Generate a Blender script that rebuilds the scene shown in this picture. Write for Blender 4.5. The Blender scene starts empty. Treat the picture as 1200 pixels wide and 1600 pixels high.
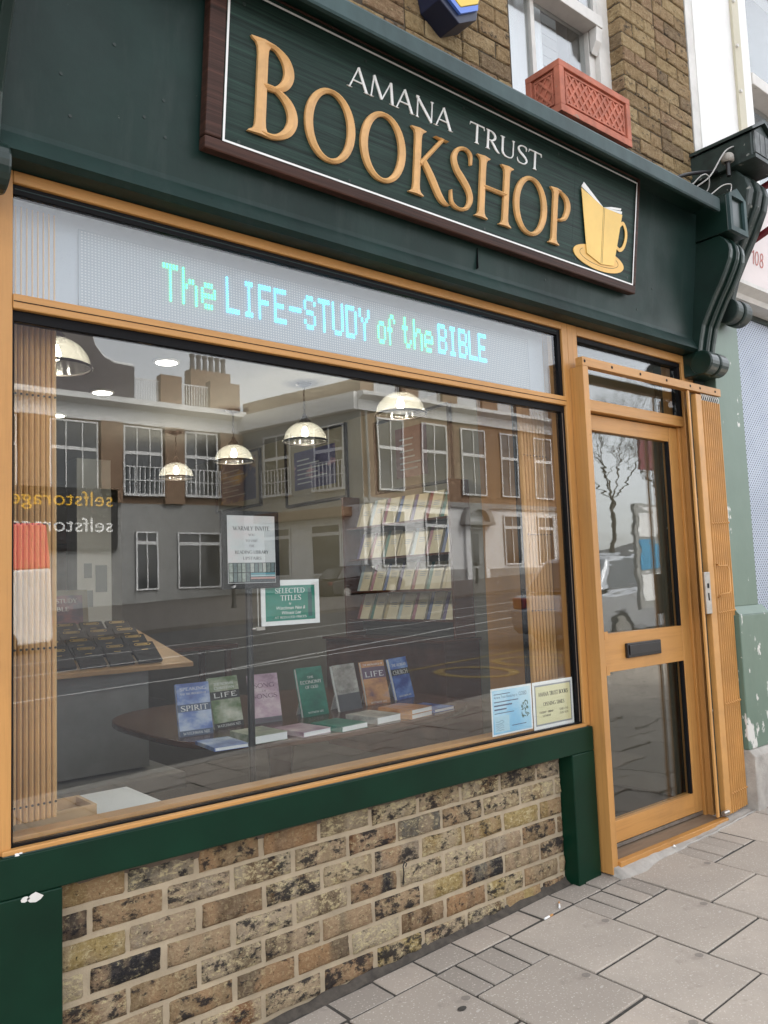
import bpy, math, random
from mathutils import Vector, Matrix
random.seed(11)
S = bpy.context.scene
COL = S.collection
# ------------------------------------------------------------------ camera
cam = bpy.data.cameras.new('camera'); cam_o = bpy.data.objects.new('camera', cam); COL.objects.link(cam_o)
R = ((0.77014528, -0.02826676, -0.6372419), (-0.63675735, -0.09301101, -0.76543388), (-0.03763418, 0.99526375, -0.08963106))
m4 = Matrix([list(R[0]) + [0.0], list(R[1]) + [-2.35], list(R[2]) + [1.35], [0, 0, 0, 1]])
cam_o.matrix_world = m4
cam.sensor_fit = 'HORIZONTAL'; cam.sensor_width = 36.0; cam.lens = 38.55
cam.clip_start = 0.05; cam.clip_end = 3000
S.camera = cam_o
# ------------------------------------------------------------------ world, sun, exposure
W = bpy.data.worlds.new('World'); S.world = W; W.use_nodes = True
wn = W.node_tree.nodes; wl = W.node_tree.links
SUN_EL, SUN_AZ = 50.0, 30.0     # azimuth clockwise from +y
sky = wn.new('ShaderNodeTexSky'); sky.sky_type = 'NISHITA'; sky.sun_disc = False
sky.sun_elevation = math.radians(SUN_EL); sky.sun_rotation = math.radians(SUN_AZ)
sky.air_density = 1.0; sky.dust_density = 2.0; sky.ozone_density = 1.0
hs = wn.new('ShaderNodeHueSaturation'); hs.inputs['Saturation'].default_value = 0.18
wl.new(sky.outputs[0], hs.inputs['Color']); wl.new(hs.outputs[0], wn['Background'].inputs['Color'])
wn['Background'].inputs['Strength'].default_value = 0.15
sun = bpy.data.lights.new('sun', 'SUN'); sun.energy = 1.5; sun.angle = math.radians(40); sun.color = (1.0, 0.95, 0.88)
sun_o = bpy.data.objects.new('sun', sun); COL.objects.link(sun_o)
az, el = math.radians(SUN_AZ), math.radians(SUN_EL)
sd = Vector((math.sin(az) * math.cos(el), math.cos(az) * math.cos(el), math.sin(el)))
sun_o.rotation_euler = sd.to_track_quat('Z', 'Y').to_euler(); sun_o.location = (0, -10, 20)
vs = S.view_settings; S.display_settings.display_device = 'sRGB'
vs.view_transform = 'Standard'; vs.look = 'None'; vs.exposure = 2.25; vs.gamma = 1.0; vs.use_curve_mapping = False
S.cycles.use_denoising = True
S.cycles.max_bounces = 8; S.cycles.transparent_max_bounces = 16; S.cycles.glossy_bounces = 4
S.cycles.caustics_reflective = False; S.cycles.caustics_refractive = False
S.cycles.sample_clamp_indirect = 6.0

# ------------------------------------------------------------------ helpers
def obj(name, mb, mat, parent=None, smooth=False, bevel=0.0, kind=None, label=None, segs=2):
    me = mb if isinstance(mb, bpy.types.Mesh) else mb.mesh(name, smooth)
    if mat is not None and len(me.materials) == 0: me.materials.append(mat)
    o = bpy.data.objects.new(name, me); COL.objects.link(o)
    if parent is not None:
        o.parent = parent
        o.matrix_parent_inverse = PINV(parent)
    if bevel > 0:
        b = o.modifiers.new('bevel', 'BEVEL'); b.width = bevel; b.segments = segs; b.limit_method = 'ANGLE'; b.angle_limit = 0.7
    if kind: o['kind'] = kind
    if label: o['label'] = label
    return o
def WM(o):
    m = o.matrix_basis.copy()
    if o.parent is not None: m = WM(o.parent) @ o.matrix_parent_inverse @ m
    return m
def PINV(p): return WM(p).inverted()
def thing(name, label, cat, loc=(0, 0, 0), group=None):
    o = bpy.data.objects.new(name, None); COL.objects.link(o); o.location = loc
    o.empty_display_size = 0.1; o.matrix_basis = Matrix.Translation(loc)
    o['label'] = label; o['category'] = cat
    if group: o['group'] = group
    return o
def tag(o, label, cat, group=None, kind=None):
    o['label'] = label; o['category'] = cat
    if group: o['group'] = group
    if kind: o['kind'] = kind
    return o
def struct(name, mb, mat, **k):
    return obj(name, mb, mat, kind='structure', **k)

class MB:
    def __init__(s): s.v = []; s.f = []; s.M = None
    def add(s, vs, fs):
        n = len(s.v)
        for p in vs:
            p = Vector(p); s.v.append(tuple(s.M @ p) if s.M is not None else tuple(p))
        s.f += [tuple(i + n for i in q) for q in fs]; return s
    def box(s, x0, x1, y0, y1, z0, z1):
        v = [(x, y, z) for x in (x0, x1) for y in (y0, y1) for z in (z0, z1)]
        return s.add(v, [(0, 1, 3, 2), (4, 6, 7, 5), (0, 4, 5, 1), (2, 3, 7, 6), (0, 2, 6, 4), (1, 5, 7, 3)])
    def prism(s, poly, axis, a, b):
        # poly: 2d points; axis 'x': (y,z), 'y': (x,z), 'z': (x,y)
        def P(p, t):
            return (t, p[0], p[1]) if axis == 'x' else (p[0], t, p[1]) if axis == 'y' else (p[0], p[1], t)
        n = len(poly)
        vs = [P(p, a) for p in poly] + [P(p, b) for p in poly]
        fs = [tuple(range(n)), tuple(range(2 * n - 1, n - 1, -1))]
        fs += [(i, i + n, (i + 1) % n + n, (i + 1) % n) for i in range(n)]
        return s.add(vs, fs)
    def tube(s, path, r, n=8, closed=False, cap=True):
        pts = [Vector(p) for p in path]; N = len(pts); rs = r if isinstance(r, (list, tuple)) else [r] * N
        base = len(s.v); vs = []; up = None
        for i, p in enumerate(pts):
            a = pts[(i - 1) % N] if (closed or i > 0) else p; b = pts[(i + 1) % N] if (closed or i < N - 1) else p
            t = (b - a).normalized() if (b - a).length > 1e-9 else Vector((0, 0, 1))
            if up is None: up = Vector((0, 0, 1)) if abs(t.z) < .9 else Vector((1, 0, 0))
            u = (up - t * up.dot(t))
            if u.length < 1e-6: u = t.orthogonal()
            u.normalize(); w = t.cross(u); up = u
            for k in range(n):
                g = 2 * math.pi * k / n; vs.append(p + (u * math.cos(g) + w * math.sin(g)) * rs[i])
        fs = []
        for i in range(N if closed else N - 1):
            j = (i + 1) % N
            for k in range(n):
                fs.append((i * n + k, i * n + (k + 1) % n, j * n + (k + 1) % n, j * n + k))
        if cap and not closed:
            fs.append(tuple(range(n))[::-1]); fs.append(tuple((N - 1) * n + k for k in range(n)))
        return s.add(vs, fs)
    def lathe(s, prof, c=(0, 0, 0), n=24, rib=0.0, nr=12):
        vs = []
        for r, z in prof:
            for k in range(n):
                g = 2 * math.pi * k / n; rr = r * (1 + rib * math.cos(g * nr)); vs.append((c[0] + rr * math.cos(g), c[1] + rr * math.sin(g), c[2] + z))
        fs = [(i * n + k, i * n + (k + 1) % n, (i + 1) * n + (k + 1) % n, (i + 1) * n + k) for i in range(len(prof) - 1) for k in range(n)]
        return s.add(vs, fs)
    def disc(s, c, r, ax, n=12, t=.002):
        c = Vector(c); ax = Vector(ax).normalized(); return s.tube([c, c + ax * t], r, n)
    def stroke(s, path, wid, h=0.0, e=0.001, w0=0.0):
        # raised ridge stroke in the local u,v plane: edges at height e, centre line at e + h
        P = [Vector((p[0], p[1])) for p in path]; N = len(P); vs = []
        for i in range(N):
            a = P[max(i - 1, 0)]; b = P[min(i + 1, N - 1)]; t = (b - a)
            t = t.normalized() if t.length > 1e-9 else Vector((1, 0)); nn = Vector((-t.y, t.x)); w = wid[i] / 2
            l = P[i] + nn * w; r = P[i] - nn * w
            vs += [(l.x, l.y, w0), (l.x, l.y, w0 + e), (P[i].x, P[i].y, w0 + e + h), (r.x, r.y, w0 + e), (r.x, r.y, w0)]
        fs = []
        for i in range(N - 1):
            o, q = i * 5, i * 5 + 5
            fs += [(o + k, o + k + 1, q + k + 1, q + k) for k in range(4)]
        fs += [(0, 1, 2, 3, 4)[::-1], tuple((N - 1) * 5 + k for k in range(5))]
        return s.add(vs, fs)
    def mesh(s, name, smooth=False):
        me = bpy.data.meshes.new(name); me.from_pydata(s.v, [], s.f); me.update()
        import bmesh
        bm = bmesh.new(); bm.from_mesh(me); bmesh.ops.recalc_face_normals(bm, faces=bm.faces); bm.to_mesh(me); bm.free()
        if smooth:
            for p in me.polygons: p.use_smooth = True
        return me
def B(*a): return MB().box(*a)
def lin(c):
    f = lambda x: x / 12.92 if x <= .04045 else ((x + .055) / 1.055) ** 2.4
    return tuple(f(x / 255.) for x in c)

# ------------------------------------------------------------------ materials
class NT:
    def __init__(s, name):
        s.m = bpy.data.materials.new(name); s.m.use_nodes = True; s.t = s.m.node_tree; s.n = s.t.nodes; s.p = s.n['Principled BSDF']; s.out = s.n['Material Output']
        s.tc = s.n.new('ShaderNodeTexCoord')
    def L(s, a, b): s.t.links.new(a, b)
    def noise(s, scale, detail=4, rough=.55, stretch=None, co=None, w=None):
        x = s.n.new('ShaderNodeTexNoise'); x.inputs['Scale'].default_value = scale; x.inputs['Detail'].default_value = detail; x.inputs['Roughness'].default_value = rough
        src = co if co is not None else s.tc.outputs['Object']
        if stretch:
            mp = s.n.new('ShaderNodeMapping'); mp.inputs['Scale'].default_value = stretch; s.L(src, mp.inputs['Vector']); src = mp.outputs[0]
        s.L(src, x.inputs['Vector']); return x.outputs['Fac']
    def ramp(s, fac, stops, interp='LINEAR'):
        r = s.n.new('ShaderNodeValToRGB'); r.color_ramp.interpolation = interp; e = r.color_ramp.elements
        while len(e) < len(stops): e.new(.5)
        for i, (p, c) in enumerate(stops):
            e[i].position = p; e[i].color = (c, c, c, 1) if isinstance(c, (int, float)) else tuple(c)[:3] + (1,)
        s.L(fac, r.inputs[0]); return r.outputs['Color']
    def mix(s, fac, a, b, mode='MIX'):
        x = s.n.new('ShaderNodeMix'); x.data_type = 'RGBA'; x.blend_type = mode; x.clamp_factor = True
        for v, k in ((fac, 0), (a, 6), (b, 7)):
            if hasattr(v, 'is_output'): s.L(v, x.inputs[k])
            elif k == 0: x.inputs[0].default_value = v
            else: x.inputs[k].default_value = tuple(v)[:3] + (1,)
        return x.outputs[2]
    def math(s, op, a, b=0.0, c=None):
        x = s.n.new('ShaderNodeMath'); x.operation = op
        for i, v in enumerate((a, b, c)):
            if v is None: continue
            if hasattr(v, 'is_output'): s.L(v, x.inputs[i])
            else: x.inputs[i].default_value = v
        return x.outputs[0]
    def bump(s, h, strength, dist=.01):
        b = s.n.new('ShaderNodeBump'); b.inputs['Strength'].default_value = strength; b.inputs['Distance'].default_value = dist
        s.L(h, b.inputs['Height']); s.L(b.outputs[0], s.p.inputs['Normal']); return b.outputs[0]
    def col(s, c):
        if hasattr(c, 'is_output'): s.L(c, s.p.inputs['Base Color'])
        else: s.p.inputs['Base Color'].default_value = tuple(c)[:3] + (1,)
    def set(s, **k):
        for a, b in k.items(): s.p.inputs[a.replace('_', ' ')].default_value = b
        return s
def pm(name, c, rough=.5, var=.25, scale=6, bump=.0, bscale=60, spec=.5, metal=0.0, stretch=None, bdist=.003, fleck=None, fleckp=.72, fscale=50):
    n = NT(name); dark = tuple(x * (1 - var) for x in c); lite = tuple(min(1, x * (1 + var)) for x in c)
    k = n.ramp(n.noise(scale, 5, .6, stretch), [(.3, dark), (.7, lite)])
    if fleck is not None:
        k = n.mix(n.ramp(n.noise(fscale, 3, .6), [(fleckp, 0.), (fleckp + .03, 1.)]), k, fleck)
    n.col(k); n.set(Roughness=rough, Metallic=metal); n.p.inputs['Specular IOR Level'].default_value = spec
    if bump: n.bump(n.noise(bscale, 4, .6, stretch), bump, bdist)
    return n.m
def emit(name, c, st):
    n = NT(name); n.col((0, 0, 0)); n.p.inputs['Emission Color'].default_value = tuple(c) + (1,); n.p.inputs['Emission Strength'].default_value = st; return n.m
def glass(name, r0=.09, tint=(.93, .95, .95), wav=0.0, wscale=3.0, stretch=None, rough=0.0, haze=0.0):
    n = NT(name); n.n.remove(n.p)
    tr = n.n.new('ShaderNodeBsdfTransparent'); tr.inputs[0].default_value = tint + (1,)
    gl = n.n.new('ShaderNodeBsdfGlossy'); gl.inputs['Roughness'].default_value = rough; gl.inputs['Color'].default_value = (1, 1, 1, 1)
    lw = n.n.new('ShaderNodeLayerWeight'); lw.inputs['Blend'].default_value = .5
    f5 = n.math('POWER', lw.outputs['Facing'], 5.0); fr = n.math('MULTIPLY_ADD', f5, 1 - r0, r0)
    if wav:
        b = n.n.new('ShaderNodeBump'); b.inputs['Strength'].default_value = 1.0; b.inputs['Distance'].default_value = wav
        n.L(n.noise(wscale, 2, .4, stretch), b.inputs['Height']); n.L(b.outputs[0], gl.inputs['Normal'])
    mx = n.n.new('ShaderNodeMixShader'); n.L(fr, mx.inputs[0]); n.L(tr.outputs[0], mx.inputs[1]); n.L(gl.outputs[0], mx.inputs[2])
    res = mx.outputs[0]
    if haze:
        df = n.n.new('ShaderNodeBsdfDiffuse'); df.inputs[0].default_value = (.7, .7, .7, 1)
        m2 = n.n.new('ShaderNodeMixShader'); n.L(n.ramp(n.noise(120, 2, .5), [(.62, 0.), (.75, haze)]), m2.inputs[0]); n.L(res, m2.inputs[1]); n.L(df.outputs[0], m2.inputs[2]); res = m2.outputs[0]
    n.L(res, n.out.inputs['Surface']); return n.m
M = {}
M['green'] = pm('green_paint', (.002, .022, .011), .38, .28, 3, .10, 30, spec=.2, fleck=(.35, .36, .32), fleckp=.78, fscale=28)
def fascia_paint():
    n = NT('fascia_paint'); c = (.011, .027, .023); k = n.ramp(n.noise(2.2, 6, .65), [(.3, tuple(x * .7 for x in c)), (.7, tuple(x * 1.35 for x in c))])
    st = n.noise(9, 6, .7, (1, 1, .10)); k = n.mix(n.ramp(st, [(.52, 0.), (.74, .45)]), k, (.040, .056, .052))
    k = n.mix(n.ramp(n.noise(24, 4, .7), [(.72, 0.), (.76, .8)]), k, (.006, .010, .009)); k = n.mix(n.ramp(n.noise(60, 3, .6), [(.76, 0.), (.78, .7)]), k, (.12, .13, .12))
    n.col(k); n.L(n.ramp(n.noise(4, 5, .6), [(.3, .32), (.7, .52)]), n.p.inputs['Roughness']); n.p.inputs['Specular IOR Level'].default_value = .22; n.bump(n.math('ADD', n.noise(14, 5, .6), n.math('MULTIPLY', st, .5)), .16, .006); return n.m
M['fascia'] = fascia_paint()
M['console'] = pm('console_paint', (.006, .020, .015), .3, .25, 7, .15, 40)
M['ndark'] = pm('old_dark_paint', (.014, .026, .022), .5, .5, 12, .4, 45, fleck=(.22, .22, .2), fleckp=.66, fscale=26)
def frame_paint(name, st):
    n = NT(name); c = (.49, .245, .072); k = n.ramp(n.noise(3, 5, .6, tuple(1 if q else .25 for q in st)), [(.3, tuple(x * .84 for x in c)), (.7, tuple(x * 1.12 for x in c))])
    g = n.noise(70, 6, .7, tuple(1 if q else .035 for q in st)); k = n.mix(n.ramp(g, [(.48, 0.), (.66, .38)]), k, (.30, .135, .036))
    k = n.mix(n.ramp(n.noise(2.2, 6, .75), [(.52, 0.), (.72, .30)]), k, (.24, .125, .05))
    k = n.mix(n.ramp(n.noise(46, 3, .6), [(.735, 0.), (.765, .9)]), k, (.13, .06, .022))
    n.col(k); n.set(Roughness=.46); n.bump(g, .10, .002); return n.m
M['orange'] = frame_paint('ochre_frame_paint', (1, 1, 0)); M['orange_h'] = frame_paint('ochre_frame_paint_level', (0, 1, 1))
M['orange2'] = pm('ochre_timber', (.42, .20, .052), .45, .22, 4, .08, 40, stretch=(1, 1, .12))
M['gateslat'] = pm('ochre_gate_metal', (.52, .265, .08), .45, .15, 6, .04, 60)
M['slat_in'] = pm('ochre_inner_gate_metal', (.62, .38, .17), .5, .12, 5, .04, 60)
M['gasket'] = pm('black_gasket', (.005, .005, .006), .6, .2, 10, spec=.15)
M['lead'] = pm('lead_flashing', (.032, .058, .058), .5, .35, 5, .2, 24, spec=.25, stretch=(1, 1, .4))
M['mortar'] = pm('sandy_mortar', (.38, .31, .215), .9, .18, 9, .5, 180, .3, bdist=.004)
M['mortar_dk'] = pm('weathered_mortar', (.085, .068, .05), .95, .4, 9, .5, 120, .2)
M['skim'] = pm('brown_mortar_skim', (.115, .088, .066), .95, .25, 14, .7, 70, .2, bdist=.006)
M['joint2'] = pm('dirty_fillet', (.06, .05, .04), .95, .4, 25, .6, 90)
M['white_paint'] = pm('white_paint', (.74, .73, .70), .5, .06, 5, .08, 30)
M['white_old'] = pm('weathered_white_paint', (.62, .60, .56), .6, .12, 8, .25, 40, fleck=(.3, .27, .22), fleckp=.74, fscale=20)
M['terracotta'] = pm('terracotta', (.42, .135, .082), .75, .24, 12, .3, 90, fleck=(.30, .20, .15), fleckp=.68, fscale=30)
M['black'] = pm('black_plastic', (.012, .012, .013), .4, .2, 10)
M['blackbook'] = pm('black_leatherette', (.012, .012, .015), .75, .3, 30, .2, 220, spec=.2)
M['gold'] = pm('gold_leaf_letter', (.64, .365, .14), .46, .14, 16, .08, 50)
M['goldfoil'] = pm('gold_foil', (.62, .42, .12), .3, .1, 10, metal=.6)
M['white_letter'] = pm('white_letter', (.82, .82, .80), .45, .03, 10)
M['grey_paint'] = pm('grey_cabinet_paint', (.24, .245, .25), .5, .1, 6)
M['board_white'] = pm('white_board', (.72, .74, .74), .35, .04, 5)
M['dim_blind'] = pm('dim_grey_blind', (.13, .14, .15), .6, .2, 3)
M['wood_lt'] = pm('light_timber', (.46, .28, .13), .45, .22, 5, .06, 40, stretch=(1, .12, 1))
M['wood_dk'] = pm('dark_polished_timber', (.075, .030, .017), .22, .35, 4, .03, 40, stretch=(.15, 1, 1))
M['wood_sill'] = pm('worn_timber_sill', (.20, .14, .09), .7, .35, 8, .2, 40, stretch=(.15, 1, 1))
M['paper'] = pm('white_paper', (.80, .80, .79), .6, .03, 10)
M['cream'] = pm('cream_paper', (.52, .48, .36), .6, .05, 10)
M['metal'] = pm('brushed_metal', (.42, .40, .37), .38, .2, 20, metal=.9)
M['darkmetal'] = pm('dark_bronze_metal', (.03, .027, .024), .4, .3, 20, metal=.7)
M['concrete'] = pm('threshold_concrete', (.36, .335, .30), .9, .22, 12, .6, 60, .3, bdist=.006)
M['joint'] = pm('paving_joint_sand', (.050, .045, .038), .95, .4, 30, .6, 120)
M['asphalt'] = pm('asphalt', (.055, .055, .057), .85, .3, 30, .4, 200)
M['far_paving'] = pm('dark_far_paving', (.11, .10, .092), .85, .3, 2, .2, 30)
M['int_wall'] = pm('cream_plaster', (.17, .158, .122), .8, .07, 3)
M['int_floor'] = pm('dark_carpet', (.035, .032, .030), .9, .3, 40, .3, 200)
M['ceil'] = pm('white_ceiling', (.20, .195, .18), .8, .05, 3)
M['pil'] = None
M['win_glass'] = glass('window_glass', .067, (.96, .975, .97), .0004, 1.6, haze=.025)
M['door_glass'] = glass('door_glass', .09, (.86, .89, .89), .0007, 6.0, (.5, 1, 2.2))
M['far_glass'] = pm('far_window_glass', (.045, .05, .055), .08, .4, .8, spec=.8)
M['nb_glass'] = glass('neighbour_glass', .05, (.9, .92, .92), .0006, 3)
M['up_glass'] = glass('upper_glass', .16, (.9, .92, .92), .0006, 3)

def wood_sign(name, c1, c2):
    n = NT(name); w = n.noise(6, 9, .8, (.22, 1, 14)); k = n.ramp(w, [(.35, c1), (.55, tuple((a + b) / 2 for a, b in zip(c1, c2))), (.72, c2)]); n.col(k)
    n.set(Roughness=.5); n.p.inputs['Specular IOR Level'].default_value = .22; n.bump(w, .18, .004); return n.m
M['sign_green'] = wood_sign('sign_green_woodgrain', (.002, .006, .005), (.030, .072, .056))
M['sign_maroon'] = wood_sign('sign_maroon_woodgrain', (.012, .006, .004), (.105, .046, .033))

def brick_mat(name, cols, dark, pale, bd=.006, blot=.13, zone=.75):
    n = NT(name); oi = n.n.new('ShaderNodeObjectInfo'); N = len(cols)
    base = n.ramp(oi.outputs['Random'], [(i / N, c) for i, c in enumerate(cols)], 'CONSTANT')
    off = n.n.new('ShaderNodeVectorMath'); off.operation = 'MULTIPLY_ADD'; cb = n.n.new('ShaderNodeCombineXYZ')
    for i in range(3): n.L(oi.outputs['Random'], cb.inputs[i])
    n.L(cb.outputs[0], off.inputs[0]); off.inputs[1].default_value = (91, 57, 133); n.L(n.tc.outputs['Object'], off.inputs[2]); co = off.outputs[0]
    r2 = n.math('FRACT', n.math('MULTIPLY', oi.outputs['Random'], 17.3)); r3 = n.math('FRACT', n.math('MULTIPLY', oi.outputs['Random'], 41.7))
    k = n.mix(n.ramp(n.noise(30, 6, .75, co=co), [(.35, 0.), (.65, 1.)]), base, n.mix(.65, base, (.42, .33, .22), 'MULTIPLY'))
    zn = n.ramp(n.noise(11, 2, .5, (1, .2, .25), co=co), [(.42, 0.), (.56, zone)]); k = n.mix(zn, k, n.mix(r2, (.32, .185, .09), (.38, .32, .23)))
    k = n.mix(n.ramp(n.noise(75, 4, .7, co=co), [(.52, 0.), (.62, .55)]), k, n.mix(.5, k, pale))
    p = n.math('ADD', n.noise(38, 8, .8, (1, 1, 1.8), co=co), n.math('MULTIPLY', r2, blot)); k = n.mix(n.ramp(p, [(.60, 0.), (.68, .85)]), k, pale)
    o2 = n.n.new('ShaderNodeVectorMath'); o2.operation = 'ADD'; n.L(co, o2.inputs[0]); o2.inputs[1].default_value = (7, 3, 5)
    d = n.math('ADD', n.noise(19, 7, .75, (1, 1, 1.6), co=o2.outputs[0]), n.math('MULTIPLY', r3, blot * 1.15)); k = n.mix(n.ramp(d, [(.60, 0.), (.68, .92)]), k, dark)
    pit = n.ramp(n.noise(110, 3, .6, co=co), [(.66, 0.), (.70, 1.)]); k = n.mix(n.math('MULTIPLY', pit, .8), k, (.02, .017, .014))
    n.col(k); n.set(Roughness=.92); n.p.inputs['Specular IOR Level'].default_value = .2
    h = n.math('ADD', n.math('ADD', n.noise(70, 7, .75, co=co), n.math('MULTIPLY', n.noise(19, 5, .7, (1, 1, 1.6), co=o2.outputs[0]), 1.8)), n.math('MULTIPLY', pit, -.5)); n.bump(h, 1.0, bd * 1.6); return n.m
M['brick'] = brick_mat('stock_brick', [(.29, .21, .125), (.19, .135, .085), (.36, .28, .18), (.16, .105, .062), (.29, .195, .12), (.33, .255, .165), (.23, .18, .12), (.37, .28, .12), (.18, .135, .09), (.24, .13, .07), (.33, .27, .20), (.16, .145, .12), (.06, .054, .052), (.33, .24, .11)], (.020, .019, .021), (.54, .45, .26), .006, .12)
M['brick_up'] = brick_mat('yellow_stock_brick', [(.36, .265, .14), (.32, .225, .12), (.40, .30, .165), (.28, .195, .105), (.35, .25, .14), (.30, .20, .12), (.23, .165, .10), (.38, .28, .155)], (.05, .04, .03), (.43, .34, .20), .006, .055, .0)
def slab_mat(name, base, fl):
    n = NT(name); oi = n.n.new('ShaderNodeObjectInfo')
    t = n.ramp(oi.outputs['Random'], [(0, tuple(x * .74 for x in base)), (.5, tuple(x * .95 for x in base)), (.8, base), (1, (base[0] * 1.14, base[1] * 1.10, base[2] * 1.07))])
    k = n.mix(n.ramp(n.noise(5, 5, .65), [(.35, .0), (.7, .55)]), t, tuple(x * .68 for x in base))
    k = n.mix(n.ramp(n.noise(120, 2, .5), [(.625, 0.), (.665, .85)]), k, fl)
    k = n.mix(n.ramp(n.noise(7, 6, .75), [(.56, 0.), (.72, .55)]), k, (.12, .10, .085))
    k = n.mix(n.ramp(n.noise(1.1, 3, .6), [(.38, .4), (.6, 0.)]), k, (.24, .205, .175))
    k = n.mix(n.ramp(n.noise(26, 2, .5), [(.71, 0.), (.73, .45)]), k, (.60, .56, .51))
    vo = n.n.new('ShaderNodeTexVoronoi'); vo.inputs['Scale'].default_value = 5.5; n.L(n.tc.outputs['Object'], vo.inputs['Vector']); gap = n.n.new('ShaderNodeSeparateColor'); n.L(vo.outputs['Color'], gap.inputs[0])
    spot = n.math('LESS_THAN', n.math('ADD', vo.outputs['Distance'], n.math('MULTIPLY', n.noise(40, 2, .5), .06)), n.math('MULTIPLY', n.math('GREATER_THAN', gap.outputs[0], .62), .115))
    k = n.mix(n.math('MULTIPLY', spot, .55), k, n.mix(gap.outputs[1], (.07, .062, .056), (.50, .46, .41)))
    n.col(k); n.set(Roughness=.82); n.p.inputs['Specular IOR Level'].default_value = .3; n.bump(n.noise(220, 3, .6), .45, .002); return n.m
M['slab'] = slab_mat('paving_slab', (.52, .452, .378), (.72, .66, .58))
M['sett'] = slab_mat('paving_sett', (.42, .37, .315), (.66, .60, .52))
def pil_mat():
    n = NT('peeling_green_paint'); k = n.ramp(n.noise(4, 5, .6), [(.3, (.10, .155, .115)), (.7, (.125, .185, .14))])
    sx = n.n.new('ShaderNodeSeparateXYZ'); n.L(n.tc.outputs['Object'], sx.inputs[0])
    low = n.ramp(n.math('MULTIPLY', sx.outputs['Z'], .5), [(.1, 1.), (.62, .0)])
    pe = n.math('ADD', n.noise(11, 6, .7, (1, 1, .45)), n.math('MULTIPLY', low, .13))
    n.col(n.mix(n.ramp(pe, [(.655, 0.), (.665, 1.)]), k, (.58, .57, .53))); n.set(Roughness=.45); n.bump(pe, .2, .006); return n.m
M['pil'] = pil_mat()
def perf_mat():
    n = NT('galvanised_shutter'); k = n.ramp(n.noise(3, 4, .6), [(.3, (.40, .45, .52)), (.7, (.50, .55, .62))]); n.col(k); n.set(Roughness=.45, Metallic=.35); return n.m
M['perf'] = perf_mat()

# ------------------------------------------------------------------ serif lettering (ridge strokes)
TK, TN = .125, .055
def cat(pts, n=6):
    out = []
    for i in range(len(pts) - 1):
        p0 = pts[max(i - 1, 0)]; p1 = pts[i]; p2 = pts[i + 1]; p3 = pts[min(i + 2, len(pts) - 1)]
        for k in range(n):
            t = k / n
            out.append(tuple(.5 * ((2 * b) + (-a + c) * t + (2 * a - 5 * b + 4 * c - d) * t * t + (-a + 3 * b - 3 * c + d) * t ** 3) for a, b, c, d in zip(p0, p1, p2, p3)))
    out.append(tuple(pts[-1])); return out
def curve(p3):   # list of (x, y, w) control points
    q = cat(p3, 7); return [(a[0], a[1]) for a in q], [max(a[2], .012) for a in q]
def stem(x, y0=0., y1=1., w=TK, s0=1, s1=1, k=1.0):
    L = y1 - y0; ys = []; ws = []
    for d, m in ((0, 2.5), (.018, 2.25), (.045, 1.45), (.09, 1.1), (.16, 1.0)):
        ys.append(y0 + d); ws.append(w * (1 + (m - 1) * k if s0 else 1))
    for d, m in ((.16, 1.0), (.09, 1.1), (.045, 1.45), (.018, 2.25), (0, 2.5)):
        ys.append(y1 - d); ws.append(w * (1 + (m - 1) * k if s1 else 1))
    return [(x, y) for y in ys], ws
def hser(x, y, h=.10): return [(x - h, y), (x - h * .4, y), (x, y), (x + h * .4, y), (x + h, y)], [.008, .026, .05, .026, .008]
def line(a, b, w0, w1=None): w1 = w0 if w1 is None else w1; return [a, ((a[0] + b[0]) / 2, (a[1] + b[1]) / 2), b], [w0, (w0 + w1) / 2, w1]
def bowl(x, yt, yb, r):
    ym = (yt + yb) / 2
    return curve([(x, yt, TN), (x + r * .45, yt, TN), (x + r * .85, yt - (yt - ym) * .4, TK * .85), (x + r, ym, TK), (x + r * .85, yb + (ym - yb) * .4, TK * .85), (x + r * .45, yb, TN), (x, yb, TN)])
def ring(cx, cy, rx, ry, n=40):
    ps = []; ws = []
    for i in range(n + 1):
        g = 2 * math.pi * i / n + .35; ps.append((cx + rx * math.cos(g), cy + ry * math.sin(g))); ws.append(TN + (TK - TN) * abs(math.cos(g)) ** 1.2)
    return ps, ws
def arcw(cx, cy, rx, ry, a0, a1, n=26):
    ps = []; ws = []
    for i in range(n + 1):
        g = math.radians(a0 + (a1 - a0) * i / n); ps.append((cx + rx * math.cos(g), cy + ry * math.sin(g))); ws.append(TN + (TK - TN) * abs(math.cos(g)) ** 1.2)
    return ps, ws
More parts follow.
